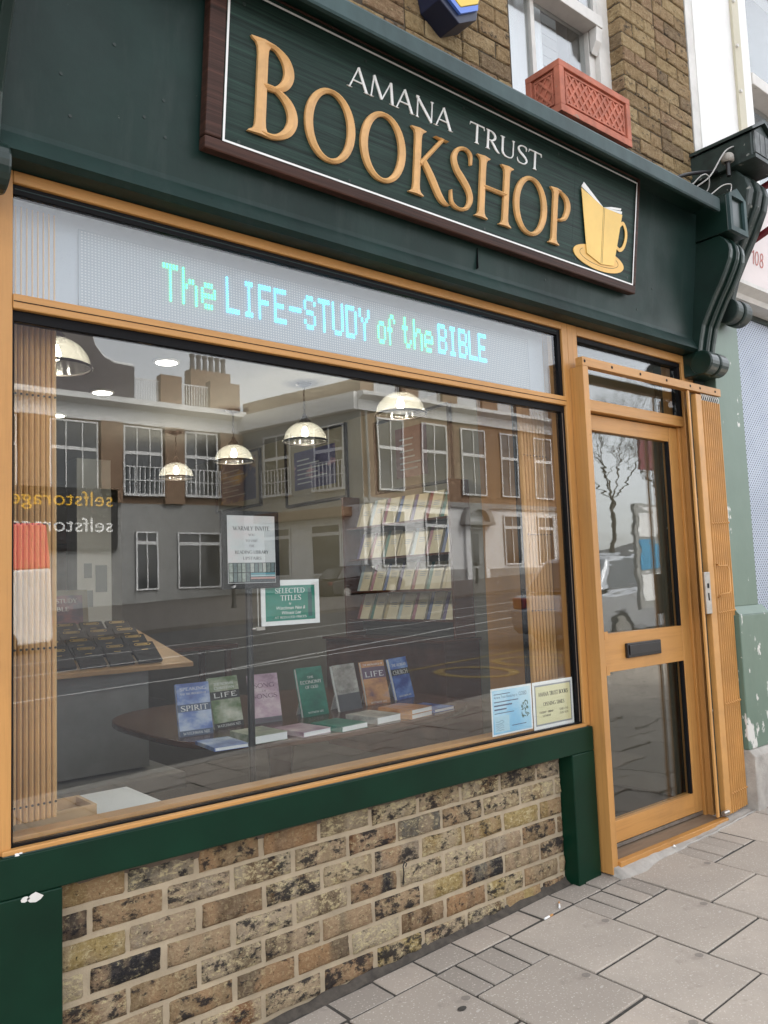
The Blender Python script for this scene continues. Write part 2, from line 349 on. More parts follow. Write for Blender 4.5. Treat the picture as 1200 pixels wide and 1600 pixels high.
GL = {
 'A': (.76, [line((.07, .02), (.37, .99), TN * 1.1), line((.36, 1.0), (.69, .02), TK), line((.17, .36), (.56, .36), TN * .9), hser(.07, .02), hser(.69, .02)]),
 'B': (.66, [stem(.16), bowl(.16, .97, .53, .34), bowl(.16, .53, .03, .41)]),
 'C': (.78, [arcw(.46, .5, .38, .47, 52, 308), line((.70, .95), (.72, .76), .03, .06)]),
 'D': (.84, [stem(.16), bowl(.16, .97, .03, .58)]),
 'E': (.62, [stem(.16), line((.16, .97), (.52, .97), TN), line((.52, .99), (.55, .82), .05, .02), line((.16, .52), (.44, .52), TN), line((.16, .03), (.55, .03), TN), line((.54, .01), (.58, .2), .05, .02)]),
 'F': (.58, [stem(.16), line((.16, .97), (.52, .97), TN), line((.52, .99), (.55, .82), .05, .02), line((.16, .52), (.44, .52), TN)]),
 'G': (.84, [arcw(.47, .5, .39, .47, 55, 330), stem(.78, .03, .46, TK * .9, 0, 1), line((.72, .95), (.74, .78), .03, .06)]),
 'H': (.86, [stem(.15), stem(.71), line((.15, .52), (.71, .52), TN * 1.1)]),
 'I': (.32, [stem(.16)]),
 'K': (.76, [stem(.15), line((.20, .47), (.60, .97), TN * 1.2, TN * 1.1), hser(.58, .98, .13), curve([(.26, .55, TK * .8), (.42, .35, TK), (.58, .12, TK * .95), (.68, .03, TK * .7), (.78, .0, .02)])]),
 'L': (.58, [stem(.16), line((.16, .03), (.54, .03), TN), line((.53, .01), (.57, .2), .05, .02)]),
 'M': (1.0, [line((.10, .02), (.18, .99), TN), line((.18, .99), (.5, .06), TK), line((.5, .06), (.82, .99), TN), line((.82, .99), (.91, .02), TK), hser(.1, .02), hser(.91, .02, .12)]),
 'N': (.86, [stem(.14, w=TN, k=1.8), line((.10, .98), (.73, .02), TK), stem(.73, w=TN, s0=0, k=1.8)]),
 'O': (.86, [ring(.43, .5, .36, .47)]),
 'P': (.60, [stem(.16), curve([(.16, .97, TN), (.32, .96, TN), (.46, .87, TK * .85), (.50, .73, TK), (.44, .56, TK * .8), (.34, .48, TN), (.25, .46, .03)])]),
 'R': (.70, [stem(.16), bowl(.16, .97, .50, .33), curve([(.30, .50, TK * .7), (.44, .30, TK), (.60, .07, TK * .9), (.72, .0, .02)])]),
 'S': (.60, [curve([(.50, .76, .03), (.49, .92, .07), (.36, .985, .05), (.19, .93, .07), (.11, .78, .11), (.18, .62, .12), (.34, .49, .13), (.48, .36, .12), (.53, .22, .11), (.45, .07, .07), (.28, .015, .05), (.11, .07, .07), (.06, .26, .02)])]),
 'T': (.70, [stem(.35, s1=0), line((.04, .97), (.66, .97), TN), line((.05, .99), (.02, .82), .05, .02), line((.65, .99), (.68, .82), .05, .02)]),
 'U': (.82, [stem(.15, .35, 1., s0=0), curve([(.15, .36, TK), (.16, .2, TK), (.26, .05, TK * .7), (.42, .01, TN), (.58, .06, TN), (.66, .2, TN), (.67, .36, TN)]), stem(.67, .34, 1., w=TN, s0=0, k=1.8)]),
 'V': (.76, [line((.07, .98), (.39, .01), TK), line((.39, .01), (.69, .98), TN), hser(.07, .98), hser(.69, .98)]),
 'W': (1.08, [line((.07, .98), (.33, .01), TK), line((.33, .01), (.54, .9), TN), line((.54, .9), (.76, .01), TK), line((.76, .01), (1.0, .98), TN), hser(.07, .98), hser(1.0, .98)]),
 'X': (.74, [line((.08, .98), (.66, .02), TK), line((.65, .98), (.08, .02), TN)]),
 'Y': (.72, [stem(.36, 0, .5, s1=0), line((.07, .98), (.36, .48), TK), line((.36, .48), (.65, .98), TN), hser(.07, .98), hser(.65, .98)]),
 '&': (.9, [ring(.34, .72, .19, .24), ring(.36, .27, .28, .26), line((.3, .55), (.8, .02), TK)]),
 '1': (.4, [stem(.2), line((.2, .98), (.06, .88), .04)]), '0': (.62, [ring(.31, .5, .23, .47)]), '8': (.6, [ring(.3, .74, .19, .23), ring(.3, .26, .23, .25)]),
 '3': (.56, [bowl(.14, .97, .53, .30), bowl(.14, .53, .03, .34)]), '-': (.4, [line((.06, .42), (.34, .42), .06)]), ':': (.25, [line((.12, .1), (.12, .2), .09), line((.12, .5), (.12, .6), .09)]), ' ': (.38, []),
}
def text_width(s): return sum(GL.get(c, GL[' '])[0] * (1 if c != '.' else .6) for c in s)
def text_mb(s, x, y, h, width, Mx, rh=.0, e=.0006, w0=0.0):
    # serif caps, lower left at (x, y), cap height h, fitted to width
    sx = width / text_width(s); mb = MB(); mb.M = Mx; cx = x; i = 0
    for ch in s:
        adv, st = GL.get(ch, GL[' '])
        for path, wid in st:
            i += 1; sc = (sx + h) / 2
            mb.stroke([(cx + p[0] * sx, y + p[1] * h) for p in path], [w * sc for w in wid], rh, e + i * 1.3e-5, w0)
        cx += adv * sx
    return mb
def frame(o, u, v):
    u = Vector(u).normalized(); v = Vector(v).normalized(); w = u.cross(v)
    return Matrix(((u.x, v.x, w.x, o[0]), (u.y, v.y, w.y, o[1]), (u.z, v.z, w.z, o[2]), (0, 0, 0, 1)))
def font_mesh(s, x, y, h, width, Mx, shear=0.0, w0=.0006):
    cu = bpy.data.curves.new('lettering', 'FONT'); cu.body = s; cu.size = 1; cu.shear = shear; cu.resolution_u = 3
    o = bpy.data.objects.new('lettering', cu); COL.objects.link(o); bpy.context.view_layer.update()
    me = bpy.data.meshes.new_from_object(o.evaluated_get(bpy.context.evaluated_depsgraph_get()))
    bpy.data.objects.remove(o); bpy.data.curves.remove(cu)
    xs = [v.co.x for v in me.vertices]; k = width / max(max(xs) - min(xs), 1e-6); x0 = min(xs)
    for v in me.vertices: v.co = Mx @ Vector((x + (v.co.x - x0) * k, y + v.co.y * h / .72, w0))
    me.update(); return me
UP = (0, 0, 1)
def front(x, y, z): return frame((x, y, z), (1, 0, 0), UP)      # local plane facing the street

# ================================================================== GROUND
SL = .043
def gz(x, y=0.): return SL * (x - 2.2) + .02 * max(y, -3.8)
def gsheet(x0, x1, y0, y1, dz): 
    mb = MB(); ys = sorted({y0, y1} | ({-3.8} if y0 < -3.8 < y1 else set()))
    for a, b in zip(ys[:-1], ys[1:]): mb.add([(x0, a, gz(x0, a) + dz), (x1, a, gz(x1, a) + dz), (x1, b, gz(x1, b) + dz), (x0, b, gz(x0, b) + dz)], [(0, 1, 2, 3)])
    return mb
terrain = struct('ground', MB().add([(x, y, gz(x, -5) - .35) for x, y in ((-900, -900), (900, -900), (900, 900), (-900, 900))], [(0, 1, 2, 3)]), M['asphalt'])
pave = struct('pavement', gsheet(-25, 60, -3.8, .3, -.0065), M['joint'])
def slab_mesh(name, w, d, t=.05, c=.0025, seed=0):
    rr = random.Random(seed); mb = MB(); j = lambda: rr.uniform(-.0015, .0015)
    z = [0 + j() for _ in range(4)]
    o = [(0, 0), (w, 0), (w, d), (0, d)]; i = [(c, c), (w - c, c), (w - c, d - c), (c, d - c)]
    mb.add([(p[0], p[1], -t) for p in o] + [(p[0] + j(), p[1] + j(), -c) for p in o] + [(p[0], p[1], z[k]) for k, p in enumerate(i)],
           [(k, (k + 1) % 4, 4 + (k + 1) % 4, 4 + k) for k in range(4)] + [(4 + k, 4 + (k + 1) % 4, 8 + (k + 1) % 4, 8 + k) for k in range(4)] + [(8, 9, 10, 11)])
    me = mb.mesh(name); return me
def lay(name, me, mat, x, y, rz=0, dz=0):
    if not me.materials: me.materials.append(mat)
    o = bpy.data.objects.new(name, me); COL.objects.link(o); o.parent = pave
    o.location = (x, y, gz(x, y) + dz); o.rotation_euler = (math.atan(.02), -math.atan(SL), rz); return o
PX = .3855; X0 = 2.404; G_ = .010
sm = [slab_mesh('paving_slab', PX - G_, .392 - G_, seed=k) for k in range(6)]
hm = [slab_mesh('paving_sett', PX / 4 - G_ if k < 4 else PX / 3 - G_, .195 - G_, seed=20 + k) for k in range(6)]
em = [slab_mesh('edging_sett', .193 - G_, .132 - G_, seed=40 + k) for k in range(3)]
for c in range(-4, 10):
    x = X0 + c * PX
    if c % 2 == 0: ys = [-.11 - .393 * k for k in range(0, 8)]
    else:
        ys = [-.307 - .393 * k for k in range(0, 8)]
        n = 4 if c != -1 else 4
        for q in range(n): lay('paving_sett', hm[(q + c) % 4], M['sett'], x + q * PX / n + G_ / 2, -.11 - .195 + G_ / 2, random.uniform(-.012, .012), random.uniform(-.004, .0))
    for k, yy in enumerate(ys):
        far = yy < -1.7 and x < 4.0
        if yy < -2.9: continue
        lay('paving_slab', sm[(k * 3 + c) % 6], M['slab'], x + G_ / 2, yy - .393 + G_ / 2, random.uniform(-.004, .004), random.uniform(-.003, .002))
for q in range(-3, 8):
    lay('edging_sett', em[q % 3], M['sett'], 1.65 + q * .193, -.104, random.uniform(-.02, .02), random.uniform(-.006, .0))
far_p = obj('paving_slab', MB(), M['slab'], pave, kind='stuff')
fm = MB()
for c in range(-40, 60):
    x = X0 + c * PX
    for k in range(0, 10):
        yy = (-.11 if c % 2 == 0 else -.307) - .393 * k
        if k == 0 and c % 2 and not -4 <= c < 10: fm.add([(a, b, gz(a, b)) for a, b in ((x + .004, -.303), (x + PX - .004, -.303), (x + PX - .004, -.114), (x + .004, -.114))], [(0, 1, 2, 3)])
        if (-4 <= c < 10 and yy >= -2.9) or yy < -3.7: continue
        fm.add([(a, b, gz(a, b) + random.uniform(-.002, .002)) for a, b in ((x + .004, max(yy - .388, -3.775)), (x + PX - .004, max(yy - .388, -3.775)), (x + PX - .004, yy - .004), (x + .004, yy - .004))], [(0, 1, 2, 3)])
far_p.data = fm.mesh('paving_slab'); far_p.data.materials.append(M['slab'])
kerb = struct('kerb', MB().add([(x, y, gz(x, -3.8) + dz) for x in (-25, 60) for y, dz in ((-3.78, -.3), (-3.78, .002), (-3.93, .002), (-3.93, -.3))], [(0, 1, 5, 4), (1, 2, 6, 5), (2, 3, 7, 6)]), M['concrete'])
road = struct('road', gsheet(-40, 80, -20, -3.9, -.12), M['asphalt'])
def strip_obj(nm, mat, segs, dz=-.116):
    mb = MB()
    for (xa, ya), (xb, yb), w in segs:
        d = Vector((xb - xa, yb - ya)).normalized(); n = Vector((-d.y, d.x)) * w / 2
        mb.add([(p[0], p[1], gz(p[0], -5) + dz) for p in ((xa + n.x, ya + n.y), (xb + n.x, yb + n.y), (xb - n.x, yb - n.y), (xa - n.x, ya - n.y))], [(0, 1, 2, 3)])
    return struct(nm, mb, mat)
M['road_white'] = pm('road_marking_white', (.42, .42, .41), .7, .3, 6)
M['road_yellow'] = pm('worn_road_marking_yellow', (.19, .145, .05), .7, .3, 9)
strip_obj('white_road_line', M['road_white'], [((-30, -9.9), (70, -9.9), .10), ((-30, -13.1), (70, -13.4), .12), ((-30, -15.6), (70, -15.6), .12), ((6, -9.9), (30, -14), .12)])
strip_obj('yellow_road_line', M['road_yellow'], [((8, -6.85), (26, -6.85), .10)])
rings = MB()
for cx in (8.4, 9.6, 10.9, 12.3, 13.8):
    pr = [(cx + .42 * math.cos(g * .314), -5.8 + .62 * math.sin(g * .314)) for g in range(21)]
    for a, b in zip(pr[:-1], pr[1:]):
        d = Vector((b[0] - a[0], b[1] - a[1])).normalized(); n = Vector((-d.y, d.x)) * .07
        rings.add([(p[0], p[1], gz(p[0], -5) - .115) for p in ((a[0] + n.x, a[1] + n.y), (b[0] + n.x, b[1] + n.y), (b[0] - n.x, b[1] - n.y), (a[0] - n.x, a[1] - n.y))], [(0, 1, 2, 3)])
struct('yellow_bay_marking', rings, M['road_yellow'])
far_pave = struct('far_pavement', MB().add([(x, y, gz(x, -5) + dz) for x in (-60, 90) for y, dz in ((-20, -.25), (-20, .0), (-48, .1))], [(0, 1, 4, 3), (1, 2, 5, 4)]), M['far_paving'])

# ================================================================== SHOP BUILDING
shop = thing('shop_building', 'yellow brick shop with dark green fascia, ochre framed window and brick base', 'building', (2.4, 0, .0))
def brick_mesh(name, w, h, d, seed, amp=.0036, nx=5, nz=3, dep=.006):
    rr = random.Random(seed); mb = MB(); c = .005
    xs = [0] + [c + (w - 2 * c) * i / nx for i in range(nx + 1)] + [w]; zs = [0] + [c + (h - 2 * c) * i / nz for i in range(nz + 1)] + [h]
    nx_, nz_ = len(xs), len(zs); V = []
    for i, x in enumerate(xs):
        for k, z in enumerate(zs):
            edge = i in (0, nx_ - 1) or k in (0, nz_ - 1)
            V.append((x + rr.uniform(-.0018, .0018), (dep + rr.uniform(0, .0025)) if edge else rr.uniform(-amp, amp), z + rr.uniform(-.0018, .0018)))
    F = [(i * nz_ + k, (i + 1) * nz_ + k, (i + 1) * nz_ + k + 1, i * nz_ + k + 1) for i in range(nx_ - 1) for k in range(nz_ - 1)]
    n = len(V); b = [(0, d, 0), (w, d, 0), (w, d, h), (0, d, h)]; V += b
    per = [[i * nz_ for i in range(nx_)], [(nx_ - 1) * nz_ + k for k in range(nz_)], [i * nz_ + nz_ - 1 for i in range(nx_ - 1, -1, -1)], [k for k in range(nz_ - 1, -1, -1)]]
    for q, pr in enumerate(per): F.append(tuple(pr) + (n + (q + 1) % 4, n + q))
    mb.add(V, F); me = mb.mesh(name)
    for p in me.polygons: p.use_smooth = dep > .005
    return me
def put_brick(par, me, mat, x, y, z, nm='brick', rz=0):
    if not me.materials: me.materials.append(mat)
    o = bpy.data.objects.new(nm, me); COL.objects.link(o); o.parent = par; o.matrix_parent_inverse = PINV(par); o.location = (x, y, z)
    if rz: o.rotation_euler = (0, 0, rz)
    return o
# ---- stall riser
RY = .05
riser = obj('stall_riser', B(.60, 2.99, RY + .007, RY + .20, -.25, .62), M['mortar'], shop)
BP, BH = .2285, .0832
bw = {}
def bvar(w, h, s, cache=bw):
    k = (round(w, 3), round(h, 3), s)
    if k not in cache: cache[k] = brick_mesh('brick', w, h, .08, hash(k) % 9999) if cache is bw else brick_mesh('brick', w, h, .08, hash(k) % 9999, .0022, 4, 2, .003)
    return cache[k]
ztop = .577
for r in range(0, 11):
    z = ztop - .012 - (r + 1) * BH + .011
    x = .765 + (.105 if r % 2 else -.012) - BP + (random.uniform(-.006, .006))
    while x < 2.955:
        w = BP - .014; xa = max(x, .772); xb = min(x + w, 2.953)
        if xb - xa > .025 and z + BH > gz(x) - .1:
            full = xb - xa > w - .01
            put_brick(riser, bvar(round((w if full else xb - xa), 2), BH - .0155, random.randint(0, 7)), M['brick'], xa, RY + random.uniform(-.003, .002), z + random.uniform(-.002, .002))
        x += BP + random.uniform(-.003, .003)
sk = MB(); rr = random.Random(3); n = 44; top = []; bot = []
for i in range(n + 1):
    x = .77 + (2.953 - .77) * i / n; top.append((x, RY + .001 - .004, .585)); bot.append((x, RY + .003, .545 + .010 * math.sin(i * .7) + rr.uniform(-.010, .010)))
sk.add(top + bot + [(p[0], RY + .01, p[2]) for p in top] + [(p[0], RY + .01, p[2]) for p in bot], [(i, i + 1, n + 2 + i, n + 1 + i) for i in range(n)] + [(n + 1 + i, n + 2 + i, 3 * (n + 1) + i + 1, 3 * (n + 1) + i) for i in range(n)])
obj('mortar_skim', sk, M['skim'], riser)
fil = MB(); rr = random.Random(5); fv = []
for i in range(46):
    x = .6 + 2.36 * i / 45; g = gz(x); fv += [(x, RY + .004, g + .008 + rr.uniform(0, .014)), (x, RY - .008 + rr.uniform(-.004, .004), g + .006), (x, RY - .020 + rr.uniform(-.010, .006), g - .003), (x, RY - .05, g - .03)]
fil.add(fv, [(i * 4 + k, i * 4 + 4 + k, i * 4 + 5 + k, i * 4 + 1 + k) for i in range(45) for k in range(3)])
obj('mortar_fillet', fil, M['joint2'], riser, smooth=True)
hook = obj('wire_hook', MB().tube([(2.02, RY - .002, .255), (2.018, RY - .012, .30), (2.012, RY - .016, .325), (2.02, RY - .016, .338), (2.03, RY - .016, .33), (2.025, RY - .014, .32)], .0025, 6), M['black'], riser)
# ---- green beam and posts
beam = obj('sill_beam', B(.40, 3.118, -.02, .10, .581, .686), M['green'], shop, bevel=.004)
obj('corner_post', B(2.958, 3.116, -.0215, .16, -.05, .5805), M['green'], shop, bevel=.004)
obj('corner_post', B(.40, .770, -.0215, .16, -.25, .5805), M['green'], shop, bevel=.004)
chip = MB()
for x, z, r in ((.70, .578, .022), (.672, .5795, .013)):
    pr = [(x + r * rr.uniform(.6, 1.2) * math.cos(k * .785), z - .006 + .55 * r * rr.uniform(.6, 1.2) * math.sin(k * .785)) for k in range(8)]
    chip.prism(pr, 'y', -.0225, -.0235)
obj('paint_chip', chip, M['white_old'], beam)
blob = MB()
for x, y, r in ((.665, -.008, .008), (.70, -.004, .005), (.655, -.014, .007)): blob.lathe([(0.0001, .006), (r * .7, .005), (r, .0)], (x, y, .686), 10)
obj('filler_blob', blob, M['white_paint'], beam, smooth=True)
# ---- window frame
win = obj('shop_window', MB().box(.52, .645, .0, .09, .687, 2.557), M['orange'], shop, bevel=.003)
def wf(nm, *a, mat='orange', bv=.003, par=None): return obj(nm, B(*a), M['orange_h' if mat == 'orange' and a[1] - a[0] > a[5] - a[4] else mat], par or win, bevel=bv)
wf('top_rail', .6455, 3.085, .0, .09, 2.522, 2.557)
wf('transom_rail', .6455, 3.0845, -.004, .09, 2.156, 2.199)
wf('transom_bead', .6455, 3.0845, -.006, -.0042, 2.176, 2.178, mat='gasket', bv=0)
wf('mullion', 3.085, 3.1262, .001, .09, .687, 2.557)
wf('sill_strip', .62, 3.085, -.012, .012, .687, .701)
wf('drip_strip', .62, 3.085, -.0175, .005, .6865, .6885, mat='lead', bv=0)
wf('inner_sill', .6455, 3.085, .045, .11, .687, .718, mat='orange2')
wf('sill_channel', .6455, 3.085, .013, .044, .687, .705, mat='gasket', bv=0)
for nm, a in (('gasket', (.646, 3.06, .012, .044, 2.126, 2.1555)), ('gasket', (.646, 3.06, .012, .044, 2.494, 2.5215)), ('gasket', (3.061, 3.0845, .012, .044, .706, 2.1555)), ('gasket', (3.061, 3.0845, .012, .044, 2.1995, 2.5215)), ('gasket', (.646, .652, .012, .044, .706, 2.125))): wf(nm, *a, mat='gasket', bv=0)
wf('gasket_bead', .653, 3.06, .0115, .012, 2.508, 2.510, mat='lead', bv=0)
wf('gasket_bead', 3.066, 3.069, .0112, .012, .71, 2.12, mat='metal', bv=0)
p1 = obj('window_pane', B(.652, 3.061, -.003, .003, -.71, .71), M['win_glass'], None)
p1.location = (0, .028, 1.416); p1.rotation_euler = (math.radians(.15), 0, 0); p1.parent = win; p1.matrix_parent_inverse = PINV(win)
obj('window_pane', B(.652, 3.061, .022, .028, 2.1992, 2.4935), M['win_glass'], win)
# ---- door
door_fr = obj('door_frame', MB().box(3.1265, 3.20, .001, .12, .06, 2.557), M['orange'], shop, bevel=.003)
def df(nm, *a, mat='orange', bv=.003): return obj(nm, B(*a), M['orange_h' if mat == 'orange' and a[1] - a[0] > a[5] - a[4] else mat], door_fr, bevel=bv)
df('frame_jamb', 4.13, 4.245, .002, .13, .07, 2.557)
df('frame_step', 4.105, 4.1295, .03, .13, .075, 2.156, mat='orange2')
df('head_rail', 3.2005, 4.1295, .002, .1, 2.512, 2.557)
df('transom_rail', 3.2005, 4.1295, .012, .12, 2.157, 2.213)
df('gasket', 3.2005, 4.1295, .014, .06, 2.489, 2.5115, mat='gasket', bv=0)
df('gasket', 4.105, 4.1295, .016, .06, 2.214, 2.488, mat='gasket', bv=0)
df('fanlight_pane', 3.2005, 4.1045, .036, .042, 2.2135, 2.4885, mat='door_glass', bv=0)
df('floor_track', 3.17, 4.12, -.088, -.055, .06, .094, mat='orange2')
th = MB(); tv = []; rr = random.Random(9)
for i in range(31):
    x = 3.135 + (4.62 - 3.135) * i / 30; g = gz(x); zt = max(.078, g + .006); e = -.118 - .03 * math.sin(min(1, i / 5) * 3.14) + rr.uniform(-.007, .007) if i < 28 else -.10
    tv += [(x, .0, zt), (x, -.072, zt - .001), (x, e * .45 - .045, zt - .008 + rr.uniform(-.004, .004)), (x, e * .8 - .016, g * .5 + zt * .5 - .006 + rr.uniform(-.004, .004)), (x, e, g + .001), (x, e, g - .03)]
th.add(tv, [(i * 6 + k, i * 6 + 6 + k, i * 6 + 7 + k, i * 6 + 1 + k) for i in range(30) for k in range(5)] + [(0, 1, 2, 3, 4, 5)])
obj('threshold', th, M['concrete'], shop, smooth=True)
obj('door_sill', B(3.17, 4.15, -.054, .11, .05, .088), M['wood_sill'], door_fr, bevel=.003)
door = obj('entrance_door', B(3.203, 3.333, .045, .09, .11, 2.150), M['orange'], shop, bevel=.002)
def dd(nm, *a, mat='orange', bv=.002): return obj(nm, B(*a), M['orange_h' if mat == 'orange' and a[1] - a[0] > a[5] - a[4] else mat], door, bevel=bv)
dd('stile', 4.026, 4.104, .045, .09, .11, 2.150)
dd('top_rail', 3.3335, 4.0255, .046, .089, 2.072, 2.150)
dd('middle_rail', 3.3335, 4.0255, .0455, .0895, .898, 1.081)
dd('bottom_rail', 3.3335, 4.0255, .0455, .0895, .111, .211)
dd('glazing_notch', 3.333, 3.36, .0425, .0452, .885, .93, mat='orange', bv=0)
dd('glazing_notch', 3.333, 3.36, .0425, .0452, 1.055, 1.092, mat='orange', bv=0)
dd('weather_strip', 3.21, 4.10, .042, .06, .094, .1095, mat='metal', bv=0)
dd('glass_pane', 3.3335, 4.0255, .068, .074, 1.0815, 2.0715, mat='door_glass', bv=0)
dd('glass_pane', 3.3335, 4.0255, .068, .074, .2115, .8975, mat='door_glass', bv=0)
for z0, z1 in ((1.082, 2.071), (.212, .897)): dd('gasket', 4.008, 4.025, .050, .067, z0, z1, mat='gasket', bv=0)
lb = dd('letterbox', 3.495, 3.79, .028, .0448, .955, 1.026, mat='black', bv=.004)
obj('letterbox_flap', B(3.507, 3.778, .022, .0275, .968, 1.016), M['black'], door, bevel=.002)
# ---- fascia and cornice
XA, XB = .585, 4.155
fb = MB().prism([(-.066, 2.560), (-.090, 2.572), (-.062, 2.632), (-.060, 2.650), (-.1405, 3.308), (.30, 3.308), (.30, 2.560)], 'x', XA, XB)
fasc = obj('fascia', fb, M['fascia'], shop)
obj('fascia_seam', B(2.4555, 2.4565, -.075, -.06, 2.652, 2.74), M['gasket'], fasc)
for u, z in ((.75, 2.84), (.78, 2.73), (.90, 2.98), (1.0, 2.80), (1.06, 2.87), (1.07, 2.76), (2.9, 2.70), (3.75, 2.83), (3.62, 2.70)):
    obj('fascia_screw', MB().disc((u, -.060 - (z - 2.65) * .1228 - .0005, z), .005, (0, -1, -.12), 8, .0015), M['ndark'], fasc)
co = MB().prism([(-.10, 3.312), (-.272, 3.312), (-.276, 3.262), (-.296, 3.258), (-.300, 3.266), (-.300, 3.325), (-.292, 3.338), (-.270, 3.342), (-.255, 3.352), (.0, 3.395), (.0, 3.312)], 'x', XA, 4.10)
corn = obj('cornice', co, M['lead'], shop)
obj('cornice_soffit', B(XA, 4.10, -.271, -.10, 3.3085, 3.3118), M['console'], corn)
# ---- consoles
def console(x0, w, mat, k=1.0, dy=0., dz=0., nm='console'):
    pf = [(-.094, 2.548), (-.108, 2.62), (-.128, 2.70), (-.165, 2.77), (-.204, 2.84), (-.245, 2.905), (-.281, 2.971), (-.303, 3.02), (-.31, 3.06), (-.305, 3.095), (-.288, 3.125), (-.256, 3.157)]
    T = lambda p: (p[0] * k + dy, (p[1] - 2.42) * k + 2.42 + dz)
    def shell(off, a, b): return MB().prism([(.05, T((0, 2.44))[1])] + [T((y + off, z)) for y, z in [(-.06, 2.44)] + pf] + [(.05, T((0, 3.157))[1])], 'x', a, b)
    root = obj(nm, shell(.0, x0, x0 + w * .2), mat, shop, bevel=.006)
    obj('flute', shell(.014, x0 + w * .2, x0 + w * .42), mat, root)
    obj('rib', shell(-.006, x0 + w * .42, x0 + w * .58), mat, root, bevel=.008)
    obj('flute', shell(.014, x0 + w * .58, x0 + w * .8), mat, root)
    obj('rib', shell(.0, x0 + w * .8, x0 + w), mat, root, bevel=.006)
    c = T((-.105, 2.495)); sc = MB()
    for a, b, r in ((0, .46, .066), (.46, .54, .058), (.54, 1.0, .066)):
        sc.prism([(c[0] + r * k * math.cos(g * .2618), c[1] + r * k * math.sin(g * .2618)) for g in range(24)], 'x', x0 - .012 + (w + .024) * a, x0 - .012 + (w + .024) * b)
    obj('scroll', sc, mat, root, bevel=.008)
    obj('scroll_block', MB().prism([T((0.05 / k, 2.43)), T((-.10, 2.43)), T((-.10, 2.56)), T((.05 / k, 2.56))], 'x', x0 - .004, x0 + w + .004), mat, root, bevel=.004)
    # head block with a pointed front and sunk panel
    y0, y1 = T((.02, 0))[0], T((-.315, 0))[0]; za, zb, zc = T((0, 3.16))[1], T((0, 3.36))[1], T((0, 3.41))[1]
    xm = x0 + w / 2; xa, xb = x0 - .01, x0 + w + .01
    obj('head_block', MB().prism([(xa, za), (xb, za), (xb, zb), (xm, zc), (xa, zb)], 'y', y0, y1), mat, root, bevel=.004)
    f = .028 * k; pn = MB()
    pn.prism([(xa, za), (xb, za), (xb, za + f), (xa, za + f)], 'y', y1 - .016, y1 - .0005); pn.prism([(xa, za + f), (xa + f, za + f), (xa + f, zb - f * .2), (xa, zb)], 'y', y1 - .016, y1 - .0005)
    pn.prism([(xb - f, za + f), (xb, za + f), (xb, zb), (xb - f, zb - f * .2)], 'y', y1 - .016, y1 - .0005); pn.prism([(xa, zb), (xa + f, zb - f * .2), (xb - f, zb - f * .2), (xb, zb), (xm, zc)], 'y', y1 - .016, y1 - .0005)
    obj('panel_frame', pn, M['lead'] if mat == M['console'] else mat, root)
    return root
console(4.155, .165, M['console']); console(.42, .165, M['console'])
pd = obj('pier', B(4.247, 4.36, .0, .25, -.1, 3.3), M['ndark'], shop)
obj('pier', B(.0, .52, .02, .25, .70, 3.3), M['console'], shop)
# ---- upper wall with bricks
UY = -.05
def uwall(x0, x1, z0, z1): return B(x0, x1, UY + .007, .30, z0, z1)
up = obj('upper_wall', MB().box(-.6, 2.775, UY + .007, .30, 3.30, 7.0).box(3.685, 4.36, UY + .007, .30, 3.30, 7.0).box(2.775, 3.685, UY + .007, .30, 5.6, 7.0).box(2.775, 3.685, UY + .05, .30, 3.30, 3.42), M['mortar_dk'], shop)
UH = .081; LS, LH = .218, .108; uw = {}
def course(x0, x1, z, odd, right_anchor):
    x = x0; seq = odd; out = []
    while x < x1 - .02:
        L = LS if seq % 2 == 0 else LH
        L = min(L, x1 - x)
        if x1 - (x + L) < .03: L = x1 - x
        out.append((x, L - .008)); x += L; seq += 1
    return out
for r in range(0, 18):
    z = 3.352 + r * UH
    for (xa, xb) in ((1.15, 2.775), (3.685, 4.358)):
        if xa < 2 and r > 7: continue
        st = r % 2
        for x, L in course(xa, xb, z, st, xa > 3):
            if xa < 2 and x + L < 1.5 + r * .14: continue
            put_brick(up, bvar(round(L, 2), UH - .007, random.randint(0, 5), uw), M['brick_up'], x, UY + random.uniform(-.003, .003), z + random.uniform(-.002, .002))
    # reveal faces
    for q in range(1):
        put_brick(up, bvar(.09, UH - .007, random.randint(0, 3), uw), M['brick_up'], 3.679, UY + .098, z, rz=-math.pi / 2)
# ---- upper sash window
uwn = obj('upper_window', B(2.775, 3.678, .08, .14, 3.42, 3.50), M['white_old'], shop, bevel=.004)
def uu(nm, *a, mat='white_old', bv=.003): return obj(nm, B(*a), M[mat], uwn, bevel=bv)
uu('frame_jamb', 3.585, 3.684, .03, .14, 3.42, 5.6); uu('frame_jamb', 2.775, 2.80, .06, .14, 3.42, 5.6)
uu('sash_stile', 3.535, 3.5845, .06, .12, 3.50, 4.30); uu('sash_stile', 3.555, 3.5845, .03, .06, 4.30, 5.6)
uu('glazing_bar', 3.075, 3.105, .07, .11, 3.50, 4.235)
uu('meeting_rail', 2.80, 3.585, .0, .11, 4.235, 4.30)
uu('glazing_bar', 3.075, 3.105, .03, .07, 4.301, 5.6)
obj('sash_horn', MB().prism([(.005, 4.235), (.055, 4.235), (.055, 4.12), (.045, 4.10), (.03, 4.13), (.012, 4.16)], 'x', 3.535, 3.584), M['white_old'], uwn, bevel=.003)
uu('window_pane', 2.80, 3.0745, .088, .092, 3.50, 4.235, mat='up_glass', bv=0); uu('window_pane', 3.1055, 3.5345, .088, .092, 3.50, 4.235, mat='up_glass', bv=0)
